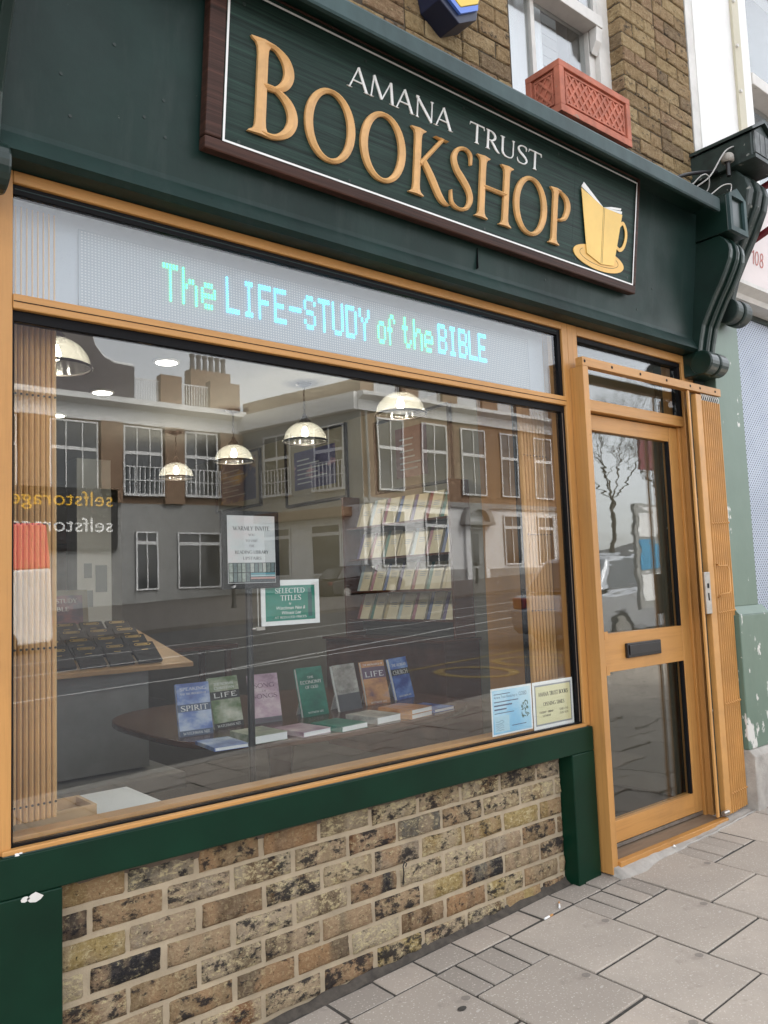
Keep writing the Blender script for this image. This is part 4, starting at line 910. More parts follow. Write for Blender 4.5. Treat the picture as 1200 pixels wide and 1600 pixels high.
M['navy_ink0'] = pm('plum_print', (.12, .05, .10), .5, .1, 5); M['greyprint0'] = pm('faint_grey_print', (.20, .19, .17), .5, .1, 5)
def standing_book(lbl, a, b, h, amat, band=None, bandv=(.6, .75), title=None, tv=.62, th_=.1, tcol='white_letter', lines=(), lean=13, foot=None):
    # a, b: bottom front corners on the table
    a, b = Vector(a), Vector(b); u = (b - a); w = u.length; u.normalize(); nrm = Vector((u.y, -u.x, 0)); l = math.radians(lean)
    v = Vector((0, 0, 1)) * math.cos(l) - nrm * math.sin(l); F = frame(a, u, v)
    t = thing('book', lbl, 'book', tuple(a))
    def fb(nm, u0, u1, v0, v1, w0, w1, mat, par=t): mb = MB(); mb.M = F; mb.box(u0, u1, v0, v1, w0, w1); return obj(nm, mb, mat, par)
    fb('cover', 0, w, 0, h, -.002, 0, amat); fb('pages', .003, w - .003, .002, h - .003, -.018, -.0021, M['paper']); fb('back_cover', 0, w, 0, h, -.020, -.0181, amat)
    if band: fb('title_band', 0, w, h * bandv[0], h * bandv[1], .0001, .0004, band)
    if foot: fb('foot_band', 0, w, 0, h * .11, .0001, .0004, foot)
    if title: obj('title', text_mb(title, w * .08, h * tv, h * th_, w * .84, F, 0, .0004, .0004), M[tcol], t)
    for i, (s, lv, lh, lw) in enumerate(lines): obj('title_line', text_mb(s, w * (1 - lw) / 2, h * lv, h * lh, w * lw, F, 0, .0004, .0004), M[tcol], t)
    mb = MB(); mb.M = F; mb.add([(w * .3, h * .7, -.021), (w * .7, h * .7, -.021)], []); q = a + u * w * .5 - nrm * (h * .62); 
    e1, e2 = F @ Vector((w * .32, h * .72, -.021)), F @ Vector((w * .68, h * .72, -.021)); g1 = Vector((a + u * w * .25 - nrm * .11)); g2 = Vector((a + u * w * .75 - nrm * .11)); g1.z = g2.z = .7005
    obj('easel_leg', MB().add([e1, e2, g2, g1, e1 - nrm * .003, e2 - nrm * .003, g2 - nrm * .003, g1 - nrm * .003], [(0, 1, 2, 3), (7, 6, 5, 4), (0, 4, 5, 1), (1, 5, 6, 2), (2, 6, 7, 3), (3, 7, 4, 0)]), M['paper'], t)
    return t
def lying_book(lbl, c, w, d, hgt, rz, amat, z=.7003):
    t = thing('book', lbl, 'book', (c[0], c[1], z)); Fm = Matrix.Translation((c[0], c[1], z)) @ Matrix.Rotation(rz, 4, 'Z')
    def fb(nm, x0, x1, y0, y1, z0, z1, mat): mb = MB(); mb.M = Fm; mb.box(x0, x1, y0, y1, z0, z1); return obj(nm, mb, mat, t)
    fb('pages', -w / 2 + .003, w / 2 - .002, -d / 2 + .002, d / 2 - .002, .0016, hgt - .0016, M['paper']); fb('cover', -w / 2, w / 2, -d / 2, d / 2, hgt - .0015, hgt, amat); fb('back_cover', -w / 2, w / 2, -d / 2, d / 2, 0, .0015, amat); fb('spine', -w / 2 - .001, -w / 2 + .0029, -d / 2, d / 2, .00155, hgt - .00155, amat)
    return t
TW = M['white_letter']
A1 = art('blue_cloud_cover', [(.05, .09, .30), (.12, .20, .48), (.40, .48, .66), (.62, .66, .74)]); A2 = art('green_hill_cover', [(.05, .07, .05), (.10, .17, .06), (.35, .38, .28), (.62, .62, .52)])
A3 = art('pink_cloud_cover', [(.25, .14, .20), (.42, .27, .34), (.58, .44, .48), (.70, .60, .60)]); A4 = art('teal_cover', [(.012, .09, .07), (.02, .16, .11), (.05, .26, .19)]); A5 = art('grey_stone_cover', [(.20, .19, .17), (.36, .34, .31), (.55, .53, .49)], .4, 14)
A6 = art('sunset_cover', [(.10, .05, .10), (.38, .16, .07), (.60, .30, .12), (.45, .30, .28)]); A7 = art('blue_cross_cover', [(.01, .02, .12), (.02, .06, .30), (.10, .20, .55), (.25, .38, .68)])
DB = pm('dark_cover_band', (.02, .022, .022), .4, .1, 5); BB = pm('slate_cover_band', (.06, .09, .16), .4, .1, 5); GB = pm('grey_cover_band', (.10, .10, .11), .4, .1, 5); VB = pm('violet_cover_band', (.12, .07, .12), .4, .1, 5)
standing_book('blue cloudy SPIRIT paperback standing at the left end of the table', (1.695, 1.19, .7), (1.855, 1.175, .7), .240, A1, BB, (.46, .60), 'SPIRIT', .475, .10, lines=(('SPEAKING', .86, .06, .8), ('AND THE PROGRESS OF', .78, .035, .8), ('WATCHMAN NEE', .03, .05, .8)), foot=BB)
standing_book('green LIFE paperback with black title band standing second from left', (1.90, 1.245, .7), (2.065, 1.26, .7), .245, A2, DB, (.56, .72), 'LIFE', .60, .09, lines=(('THE NORMAL', .84, .05, .7), ('CHRISTIAN', .76, .05, .7), ('WATCHMAN NEE', .03, .05, .8)), foot=DB)
standing_book('pink SONG SONGS paperback standing third from left on the table', (2.10, 1.235, .7), (2.258, 1.215, .7), .240, A3, None, title='SONGS', tv=.50, th_=.09, tcol='navy_ink0', lines=(('SONG', .72, .09, .7), ('OF', .63, .04, .15), ('WATCHMAN NEE', .03, .05, .8)), foot=GB)
standing_book('teal green book with thin border standing fourth from left', (2.375, 1.20, .7), (2.545, 1.215, .7), .250, A4, None, title='ECONOMY', tv=.66, th_=.07, lines=(('THE', .77, .045, .25), ('OF GOD', .56, .06, .5), ('WITNESS LEE', .06, .035, .6)))
standing_book('pale grey stone patterned book standing fifth from left', (2.60, 1.19, .7), (2.77, 1.22, .7), .245, A5, GB, (0.0, .36), 'RECOVERY', .40, .05, 'greyprint0', lines=(('THE LORD', .90, .035, .8),))
standing_book('orange sunset LIFE paperback standing second from right', (2.835, 1.257, .7), (3.0, 1.257, .7), .240, A6, VB, (.60, .86), 'LIFE', .64, .12, lines=(('THE KNOWLEDGE OF', .90, .04, .85), ('WITNESS LEE', .03, .04, .7)))
standing_book('blue CHURCH paperback standing at the right end of the table', (3.065, 1.275, .7), (3.235, 1.32, .7), .238, A7, DB, (.58, .73), 'CHURCH', .60, .10, lines=(('THE GLORIOUS', .80, .06, .8), ('WATCHMAN NEE', .06, .04, .7)))
def lb2(lbl, q, hgt, amat, z=.7003):
    # q: left-back, left-front, right-front corner on the table
    lf, rf, lbk = Vector(q[1]), Vector(q[2]), Vector(q[0]); u = rf - lf; w = min(u.length, .165); rz = math.atan2(u.y, u.x); d = .215; c = lf + u.normalized() * w / 2 + Vector((-math.sin(rz), math.cos(rz))) * d / 2
    return lying_book(lbl, (c.x, c.y), w, d, hgt, rz, amat, z)
lb2('blue cloudy paperback lying flat at the left end of the table', ((1.657, 1.008), (1.640, .76), (1.79, .745)), .016, A1)
lb2('green and white paperback lying flat in front of the LIFE book', ((1.877, 1.02), (1.833, .765), (2.0, .765)), .034, A2)
lb2('pink paperback lying flat beside the thick green one', ((2.14, .98), (2.06, .735), (2.22, .75)), .022, A3)
lb2('teal paperback lying flat in the middle of the table', ((2.264, .973), (2.245, .70), (2.42, .72)), .024, A4)
lb2('grey and tan paperback lying flat right of the teal one', ((2.57, 1.051), (2.475, .73), (2.64, .75)), .032, A5)
lb2('lower sunset paperback of the short stack on the table', ((2.817, 1.041), (2.675, .71), (2.84, .74)), .022, A6)
lb2('upper sunset paperback of the short stack on the table', ((2.817, 1.041), (2.680, .715), (2.845, .745)), .022, A6, .7226)
lb2('blue paperback lying flat at the right end of the table', ((2.838, .862), (2.885, .775), (3.04, .79)), .016, A7)
# ---- counter with black volumes
ct = thing('book_counter', 'grey display counter with sloping light wood top at the left', 'counter', (1.9, 3.2, .10))
obj('carcass', B(.9, 2.33, 2.98, 3.7, .22, .86), M['grey_paint'], ct, bevel=.004); obj('plinth', B(.8, 2.46, 2.72, 3.8, .10, .20), M['grey_paint'], ct, bevel=.004)
tt = MB().prism([(2.86, .855), (3.80, 1.06), (3.80, 1.09), (2.86, .885)], 'x', .8, 2.60)
obj('top', tt, M['wood_lt'], ct, bevel=.004)
obj('top_support', B(.9, 2.33, 3.1, 3.78, .861, .90), M['grey_paint'], ct)
sl = math.atan((1.09 - .885) / .94); CF = frame((0, 2.86, .887), (1, 0, 0), (0, math.cos(sl), math.sin(sl)))
rows = ['front', 'second', 'third', 'back']; cols = ['fifth', 'fourth', 'third', 'second', 'first']
for r in range(4):
    for c in range(5):
        u = 1.47 + c * .19 + .025 * r; v = .05 + r * .215
        t = thing('black_book', 'black bound volume, %s from the right in the %s row on the counter' % (cols[c].replace('first', 'nearest'), rows[r]), 'book', tuple(CF @ Vector((u, v, .0))), 'black volumes on the counter')
        h = .020 + .03 * 0
        BF = frame(tuple(CF @ Vector((u, v, .003))), (1, 0, 0), (0, math.cos(.62), math.sin(.62)))
        mb = MB(); mb.M = BF; mb.box(0, .165, 0, .20, 0, .022); obj('cover', mb, M['blackbook'], t, bevel=.002)
        mb = MB(); mb.M = BF; mb.box(.003, .162, .2002, .2012, .003, .019); obj('page_edge', mb, M['paper'], t)
        g = MB(); g.M = BF; pp = [(.035, .165), (.13, .165), (.138, .172), (.138, .178), (.13, .185), (.035, .185), (.027, .178), (.027, .172), (.035, .165)]
        g.stroke(pp, [.0035] * 9, 0, .0005, .0221); g.stroke([(.045, .175), (.12, .175)], [.005, .005], 0, .0004, .0221); g.stroke([(.06, .12), (.105, .12)], [.004, .004], 0, .0004, .0221)
        obj('gold_label', g, M['goldfoil'], t)
        mb = MB(); mb.M = BF; mb.box(.03, .135, .02, .05, -.06, -.0005); obj('wedge_stand', mb, M['black'], t)
cs = thing('counter_sign', 'framed dark Life Study Bible sign standing behind the black volumes', 'sign', (2.1, 3.86, 1.08))
CS = frame((1.83, 3.86, 1.12), (1, 0, 0), (0, .12, 1)); mb = MB(); mb.M = CS; mb.box(0, .42, 0, .29, -.012, 0); obj('frame', mb, M['int_wall'], cs)
mb = MB(); mb.M = CS; mb.box(.04, .38, .035, .25, .0002, .002); obj('picture', mb, art('dusk_picture', [(.02, .02, .05), (.05, .03, .08), (.20, .06, .09), (.03, .05, .12)], .3, 5), cs)
obj('lettering', text_mb('LIFE STUDY', .08, .195, .03, .26, CS, 0, .0006, .0022), M['paper'], cs); obj('lettering', text_mb('BIBLE', .14, .135, .03, .14, CS, 0, .0006, .0022), M['paper'], cs)
mb = MB(); mb.M = CS; mb.box(.1, .32, -.04, -.001, -.03, 0); obj('foot', mb, M['int_wall'], cs)
# white cabinet and tray at the window
wb = thing('white_cabinet', 'low white cabinet standing just inside the bottom left of the window', 'cabinet', (1.1, .5, .1))
obj('carcass', B(.66, 1.20, .24, .62, .10, .635), M['board_white'], wb); obj('top', B(.64, 1.215, .23, .63, .6355, .66), M['board_white'], wb, bevel=.003)
ty = thing('wooden_tray', 'shallow wooden tray on the white cabinet behind the window sill', 'tray', (.84, .32, .66))
obj('tray_base', B(.72, .96, .24, .40, .6605, .668), M['wood_lt'], ty)
for a in ((.72, .96, .24, .252, .6682, .715), (.72, .96, .388, .40, .6682, .715), (.72, .732, .2522, .3878, .6682, .715), (.948, .96, .2522, .3878, .6682, .715)): obj('tray_side', B(*a), M['wood_lt'], ty)
# ---- signs in the window
iv = thing('invitation_sign', 'black framed library invitation on a black stand behind the window', 'sign', (1.68, .55, .1))
k = 2.90 / 2.60
IX0, IX1, IZ0, IZ1, IY = 1.585, 1.835, 1.366, 1.668, .55
obj('frame', B(IX0 - .006, IX1 + .008, IY, IY + .02, IZ0 - .006, IZ1 + .006), M['gasket'], iv, bevel=.003); obj('sheet', B(IX0 + .016, IX1 - .014, IY - .0015, IY - .0003, IZ0 + .016, IZ1 - .014), art('library_poster', [(.50, .52, .55), (.60, .62, .62), (.66, .60, .60), (.55, .60, .55)], .35, 5), iv)
IF = front(IX0 + .016, IY - .0016, IZ0 + .016)
M['inktext'] = pm('dark_print', (.03, .032, .035), .5, .1, 10)
for s, x, y, h, w in (('WARMLY INVITE', .025, .212, .017, .17), ('YOU', .095, .19, .009, .03), ('TO VISIT', .082, .166, .009, .056), ('THE', .097, .145, .009, .026), ('READING LIBRARY', .032, .118, .013, .156), ('UPSTAIRS', .068, .094, .012, .086)): obj('lettering', text_mb(s, x, y, h, w, IF, 0, .0004), M['inktext'], iv)
spm = MB(); spm.M = IF
bkp = obj('shelf_picture', B(IX0 + .018, IX1 - .016, IY - .0022, IY - .0017, IZ0 + .018, IZ0 + .098), M['inktext'], iv)
sp2 = {}
for i in range(11):
    c = random.choice(((.30, .34, .30), (.22, .26, .24), (.40, .42, .38), (.12, .16, .16)))
    key = 'spine_print_%d' % (sum(int(x * 100) for x in c)); sp2.setdefault(key, pm(key, c, .5, .3, 90))
    x = IX0 + .021 + i * .0193
    obj('printed_spine', B(x, x + .0155, IY - .0028, IY - .0023, IZ0 + .060, IZ0 + .096), sp2[key], iv)
    if i < 5: obj('printed_spine', B(x, x + .0155, IY - .0028, IY - .0023, IZ0 + .022, IZ0 + .057), sp2[key], iv)
for z, c in ((.022, (.05, .07, .08)), (.032, (.5, .28, .26)), (.042, (.35, .5, .52)), (.050, (.10, .30, .36))): obj('printed_book', B(IX0 + .118, IX1 - .018, IY - .0033, IY - .0023, IZ0 + z, IZ0 + z + .007), pm('printed_book_%d' % int(z * 1000), c, .5, .1, 10), iv)
obj('stand_pole', MB().tube([(1.71, IY + .03, .10), (1.71, IY + .03, 1.5)], .014, 10), M['black'], iv); obj('stand_base', MB().lathe([(.0001, .125), (.12, .115), (.13, .1005), (.0001, .1005)], (1.71, IY + .03, 0), 20), M['black'], iv)
sl_ = thing('selected_titles_sign', 'green and white selected titles card beside the black framed invitation', 'sign', (1.90, .57, .1))
F2 = frame((1.757, .562, 1.205), (1, .02, 0), (0, 0, 1))
def f2(nm, a, mat, par=sl_): mb = MB(); mb.M = F2; mb.box(*a); return obj(nm, mb, mat, par)
f2('card', (0, .292, 0, .186, -.004, 0), M['paper']); f2('printed_field', (.020, .268, .018, .163, .0002, .0008), art('teal_print', [(.008, .16, .11), (.01, .20, .14), (.02, .24, .20)], .35, 4), )
f2('printed_band', (.232, .252, .03, .15, .0009, .0012), pm('teal_band', (.01, .10, .10), .4, .1, 5))
for s, x, y, h, w in (('SELECTED', .066, .131, .021, .15), ('TITLES', .092, .101, .021, .105), ('AT REDUCED PRICES', .062, .027, .009, .16)): obj('lettering', text_mb(s, x, y, h, w, F2, 0, .0004, .0013), M['paper'], sl_)
for s, x, y, h, w in (('by', .134, .084, .010, .013), ('Watchman Nee &', .072, .064, .014, .145), ('Witness Lee', .098, .044, .014, .095)): obj('lettering', font_mesh(s, x, y, h, w, F2, .25, .0014), M['paper'], sl_)
obj('clip', B(1.735, 1.775, .565, .58, 1.19, 1.204), M['metal'], sl_); obj('clip_arm', MB().tube([(1.715, .575, 1.197), (1.737, .572, 1.197)], .005, 8), M['metal'], sl_); obj('clip_rod', MB().tube([(1.748, .573, 1.204), (1.748, .573, 1.36)], .003, 8), M['metal'], sl_)
# ---- notices stuck inside the glass
def notice(lbl, x0, x1, z0, z1, y, tilt=0):
    t = thing('notice', lbl, 'notice', (x0, y, z0)); obj('sheet', B(x0, x1, y, y + .002, z0, z1), M['paper'], t); return t
n1 = notice('pale blue printed closure notice in the bottom right corner of the window', 2.522, 2.775, .716, .908, .036)
F3 = front(2.522, .036, .716)
def f3(nm, a, mat, par, F): mb = MB(); mb.M = F; mb.box(*a); return obj(nm, mb, mat, par)
f3('printed_field', (.006, .245, .006, .184, .0002, .0006), art('sky_blue_print', [(.10, .38, .66), (.20, .50, .74), (.42, .66, .80), (.62, .76, .82)], .35, 3, (1, 1, .6)), n1, F3)
f3('map_panel', (.016, .105, .014, .078, .0007, .0009), pm('map_panel_print', (.36, .58, .70), .4, .05, 5), n1, F3)
M['navy_ink'] = pm('navy_print', (.02, .05, .14), .5, .1, 5)
obj('lettering', font_mesh('CLOSED', .170, .150, .016, .05, F3, 0, .0009), M['navy_ink'], n1)
for s, x, y, h, w in (('Amana Trust Bookshop is', .016, .150, .011, .145), ('The Church Bookroom', .016, .112, .011, .11), ('to the Scriptures', .016, .095, .010, .08), ('Thank you for your visit today', .016, .128, .006, .14), ('See the map for where to find us', .016, .083, .006, .12), ('open again soon', .12, .028, .006, .09)):
    if s[0] in 'A': obj('lettering', font_mesh(s, x, y, h, w, F3, 0, .0009), M['navy_ink'], n1)
ln = MB(); ln.M = F3
for y, w, h in ((.166, .10, .003), (.134, .15, .004), (.118, .11, .006), (.102, .075, .006), (.088, .12, .003), (.03, .09, .003)): ln.box(.016 if y > .05 else .12, (.016 if y > .05 else .12) + w, y, y + h, .0007, .0009)
obj('printed_line', ln, M['navy_ink'], n1)
sq = MB(); sq.M = F3; rr = random.Random(8)
for k in range(5): sq.stroke([(.022 + i * .012, .022 + k * .009 + rr.uniform(-.004, .004)) for i in range(5)], [.0012] * 5, 0, .0003, .001)
obj('map_sketch', sq, M['navy_ink'], n1)
lf = MB(); lf.M = F3; rr = random.Random(4)
for k in range(26):
    cx, cy = .205 + rr.uniform(-.022, .022), .055 + rr.uniform(0, .075); a = rr.uniform(0, 6.28); r = .009
    lf.stroke([(cx - r * math.cos(a), cy - r * math.sin(a)), (cx, cy), (cx + r * math.cos(a), cy + r * math.sin(a))], [.001, .005, .001], 0, .0003 + k * 1e-5, .0008)
obj('leaf_print', lf, pm('leaf_print', (.03, .10, .08), .5, .2, 10), n1)
n2 = notice('cream opening times notice with grey border beside the blue notice', 2.781, 3.056, .706, .908, .034)
F4 = front(2.781, .034, .706)
M['greyprint'] = pm('grey_print', (.24, .27, .30), .5, .05, 5); M['creamprint'] = pm('pale_yellow_print', (.66, .63, .38), .5, .04, 4)
f3('printed_border', (.012, .262, .014, .188, .0002, .0005), M['greyprint'], n2, F4); f3('printed_field', (.019, .255, .021, .181, .0006, .0009), M['creamprint'], n2, F4)
for s, x, y, h, w in (('AMANA TRUST BOOKS', .034, .138, .018, .205), ('OPENING TIMES', .065, .096, .016, .145), ('TUESDAY - FRIDAY', .036, .066, .008, .095), ('SATURDAY', .058, .050, .008, .055)): obj('lettering', text_mb(s, x, y, h, w, F4, 0, .0004, .001), M['inktext'], n2)
for s, x, y, h, w in (('10:00-17:00', .175, .066, .010, .06), ('10:00-16:00', .175, .050, .010, .06)): obj('lettering', font_mesh(s, x, y, h, w, F4, 0, .0014), M['inktext'], n2)
# ---- lamps
M['bulb'] = emit('warm_bulb', (1.0, .93, .80), 6.0); M['down'] = emit('downlight_lens', (1.0, .95, .86), 5.0)
def shade_mat():
    n = NT('ribbed_glass_shade'); n.n.remove(n.p); tr = n.n.new('ShaderNodeBsdfTransparent'); tr.inputs[0].default_value = (.93, .93, .88, 1); tl = n.n.new('ShaderNodeBsdfTranslucent'); tl.inputs[0].default_value = (.85, .85, .78, 1); gl = n.n.new('ShaderNodeBsdfGlossy'); gl.inputs['Roughness'].default_value = .12
    a = n.n.new('ShaderNodeMixShader'); a.inputs[0].default_value = .09; n.L(tr.outputs[0], a.inputs[1]); n.L(tl.outputs[0], a.inputs[2]); b = n.n.new('ShaderNodeMixShader'); lw = n.n.new('ShaderNodeLayerWeight'); lw.inputs[0].default_value = .35
    n.L(lw.outputs['Facing'], b.inputs[0]); n.L(a.outputs[0], b.inputs[1]); n.L(gl.outputs[0], b.inputs[2]); n.L(b.outputs[0], n.out.inputs['Surface']); return n.m
M['shade'] = shade_mat()
def pendant(lbl, x, y, zr, dia, zc=2.80):
    t = thing('pendant_lamp', lbl, 'lamp', (x, y, zr), 'glass pendant lamps in the shop'); r = dia / 2
    prof = [(r * math.cos(a), r * .92 * math.sin(a)) for a in [i * 1.35 / 9 for i in range(10)]]
    obj('shade', MB().lathe(prof, (x, y, zr), 96, .012, 24), M['shade'], t, smooth=True)
    obj('rim', MB().tube([(x + (r + .004) * math.cos(g * .1963), y + (r + .004) * math.sin(g * .1963), zr) for g in range(32)], .007, 6, closed=True), M['darkmetal'], t, smooth=True)
    top = zr + r * .92 * math.sin(1.35)
    obj('cap', MB().lathe([(.045, top - .012), (.042, top + .01), (.022, top + .035), (.012, top + .06), (.0001, top + .062)], (x, y, 0), 16), M['darkmetal'], t, smooth=True)
    ch = MB(); z = top + .06; i = 0
    while z < zc - .02:
        z1 = min(z + .034, zc - .012); pts = []
        for g in range(8):
            a = g * .785; dx = .007 * math.cos(a); pts.append((x + (dx if i % 2 else 0), y + (0 if i % 2 else dx), (z + z1) / 2 + (z1 - z + .008) / 2 * math.sin(a)))
        ch.tube(pts, .0022, 5, closed=True); z = z1; i += 1
    obj('chain', ch, M['darkmetal'], t)
    obj('canopy', MB().lathe([(.0001, zc - .028), (.02, zc - .026), (.055, zc - .012), (.06, zc - .001)], (x, y, 0), 20), M['darkmetal'], t, smooth=True)
    obj('bulb', MB().lathe([(.0001, -.028), (.016, -.022), (.026, 0), (.018, .026), (.012, .045), (.0001, .05)], (x, y, zr + r * .38), 14), M['bulb'], t, smooth=True)
    li = bpy.data.lights.new('bulb_light', 'POINT'); li.energy = 3.2; li.color = (1, .90, .74); li.shadow_soft_size = .03; lo = bpy.data.objects.new('bulb_light', li); COL.objects.link(lo); lo.parent = t; lo.matrix_parent_inverse = PINV(t); lo.location = (x, y, zr + r * .38 - .045)
    return t
pendant('ribbed glass pendant lamp nearest the right end of the window', 3.25, 1.36, 2.385, .30); pendant('second ribbed glass pendant lamp counting from the right', 3.25, 2.39, 2.385, .30); pendant('third ribbed glass pendant lamp counting from the right', 3.25, 3.40, 2.385, .30); pendant('smallest and farthest ribbed glass pendant lamp', 3.25, 4.44, 2.385, .30); pendant('ribbed glass pendant lamp partly behind the left slatted gate', 1.20, 1.36, 2.385, .30)
def downlight(lbl, x, y):
    t = thing('downlight', lbl, 'light', (x, y, 2.79), 'ceiling downlights in the shop'); obj('lens', MB().lathe([(.0001, 0), (.065, 0), (.065, .008)], (x, y, 2.791), 24), M['down'], t); obj('trim', MB().lathe([(.066, -.001), (.08, .002), (.08, .008), (.066, .008)], (x, y, 2.7905), 24), M['white_paint'], t)
downlight('round ceiling downlight nearest the window beside the pendant row', 2.205, 2.37); downlight('second ceiling downlight from the window, left of the pendants', 2.16, 3.32); downlight('third ceiling downlight from the window near the left slatted gate', 2.13, 4.23); downlight('small far ceiling downlight above the yellow reflected sign', 3.45, 7.08)
# ---- wall frames on the right wall
def wall_frame(lbl, y0, y1, z0, z1, inner, pmat, fr='darkmetal'):
    t = thing('picture_frame', lbl, 'picture', (4.29, (y0 + y1) / 2, z0)); x = 4.298; f = .022
    for a in ((y0, y1, z0, z0 + f), (y0, y1, z1 - f, z1), (y0, y0 + f, z0 + f, z1 - f), (y1 - f, y1, z0 + f, z1 - f)): obj('frame_side', B(x - .03, x, *a), M[fr], t)
    obj('mount', B(x - .012, x, y0 + f, y1 - f, z0 + f, z1 - f), M['int_wall'], t); a = inner; obj('print', B(x - .0135, x - .0122, *a), pmat, t)
    pr = MB(); pr.M = frame((x - .0137, a[1], a[2]), (0, -1, 0), UP)
    for k in range(6): pr.box(.05, .05 + (a[1] - a[0]) * random.uniform(.3, .75), (a[3] - a[2]) * (.15 + .12 * k), (a[3] - a[2]) * (.15 + .12 * k) + .012, 0, .0006)
    obj('printed_line', pr, M['greyprint'], t)
wall_frame('framed navy poster with a pink cloud on the shop side wall', 3.27, 4.24, 2.125, 2.78, (3.44, 4.095, 2.27, 2.63), art('navy_pink_print', [(.01, .012, .05), (.02, .02, .08), (.03, .03, .10), (.45, .25, .28)], .4, 4))
wall_frame('large framed maroon poster above the book rack', 1.98, 2.88, 2.105, 2.705, (2.25, 2.62, 2.20, 2.60), art('maroon_print', [(.06, .02, .025), (.09, .03, .03), (.12, .05, .045)], .4, 6))
wall_frame('navy and yellow poster furthest along the side wall', 4.70, 5.62, 2.20, 2.78, (4.80, 5.53, 2.28, 2.72), art('navy_yellow_print', [(.012, .012, .04), (.02, .02, .06), (.35, .22, .05)], .4, 3))
# ---- book rack on the right wall
rk = thing('book_rack', 'dark wall rack of face out cream books along the side wall', 'book rack', (4.2, 2.5, .10))
ZR = [1.10, 1.325, 1.585, 1.845]
obj('back_board', B(4.27, 4.297, 1.86, 3.10, 1.0, 2.10), M['int_wall'], rk)
for z in ZR: obj('ledge', B(4.12, 4.269, 1.86, 3.10, z - .025, z - .008), M['wood_dk'], rk)
for y in (1.835, 3.10): obj('upright', B(4.10, 4.296, y, y + .024, .962, 2.10), M['wood_dk'], rk)
obj('base_cabinet', B(3.95, 4.297, 1.80, 3.2, .10, .94), M['wood_dk'], rk, bevel=.004); obj('base_top', B(3.93, 4.298, 1.78, 3.22, .9405, .96), M['wood_dk'], rk)
spc = [(.20, .05, .05), (.05, .09, .22), (.30, .38, .42), (.04, .14, .12), (.08, .06, .16), (.25, .10, .14), (.35, .30, .18)]
SPM = [pm('spine_cloth_%d' % i, c, .4, .1, 10) for i, c in enumerate(spc)]
ordn = ['first', 'second', 'third', 'fourth', 'fifth', 'sixth', 'seventh']; rown = ['lowest', 'second lowest', 'second highest', 'top']
for r, z in enumerate(ZR):
    for c in range(7):
        y = 3.04 - c * .168 - .01 * r
        t = thing('cream_book', 'cream covered book, %s from the left in the %s row of the wall rack' % (ordn[c], rown[r]), 'book', (4.2, y, z), 'face out books in the wall rack')
        F = frame((4.16, y, z - .0075), (0, -1, 0), (.34, 0, .94)); ht = (.205 if r else .195) * random.uniform(.98, 1.10)
        mb = MB(); mb.M = F; mb.box(.035, random.uniform(.138, .156), 0, ht, -.02, 0); obj('cover', mb, M['cream'], t)
        mb = MB(); mb.M = F; mb.box(.0, .0345, 0, ht, -.022, .001); obj('spine', mb, SPM[(c * 3 + r * 2) % 7], t)
        g = MB(); g.M = F
        for k in range(3): g.box(.06, .125, ht * (.62 - .07 * k), ht * (.62 - .07 * k) + .006, .0002, .0006)
        obj('title', g, M['greyprint'], t)
# ---- back of the shop
pb = thing('notice_pillar', 'white pillar with pinned notices at the back of the shop', 'pillar', (3.1, 6.3, .10)); obj('pillar', B(2.98, 3.34, 6.2, 6.5, .10, 2.799), M['board_white'], pb)
for a in ((3.05, 3.13, 1.55, 1.70), (3.17, 3.29, 1.40, 1.68), (3.06, 3.14, 1.25, 1.42)): obj('pinned_sheet', B(a[0], a[1], 6.193, 6.1995, a[2], a[3]), M['greyprint'], pb)
dk = thing('back_desk', 'dark desk near the back of the shop', 'desk', (3.4, 5.2, .10)); obj('desk_top', B(3.0, 4.1, 4.9, 5.6, .80, .84), M['wood_dk'], dk, bevel=.004)
for x in (3.05, 4.0):
    for y in (4.95, 5.5): obj('leg', B(x, x + .05, y, y + .05, .10, .7995), M['wood_dk'], dk)
bc = thing('back_bookcase', 'tall dark bookcase against the back wall of the shop', 'bookcase', (2.3, 8.1, .10))
obj('carcass', MB().box(1.6, 3.6, 8.25, 8.298, .10, 2.3).box(1.6, 1.64, 7.95, 8.249, .10, 2.3).box(3.56, 3.6, 7.95, 8.249, .10, 2.3), M['wood_dk'], bc)
for k in range(6): obj('shelf', B(1.641, 3.559, 7.96, 8.249, .12 + k * .38, .145 + k * .38), M['wood_dk'], bc)

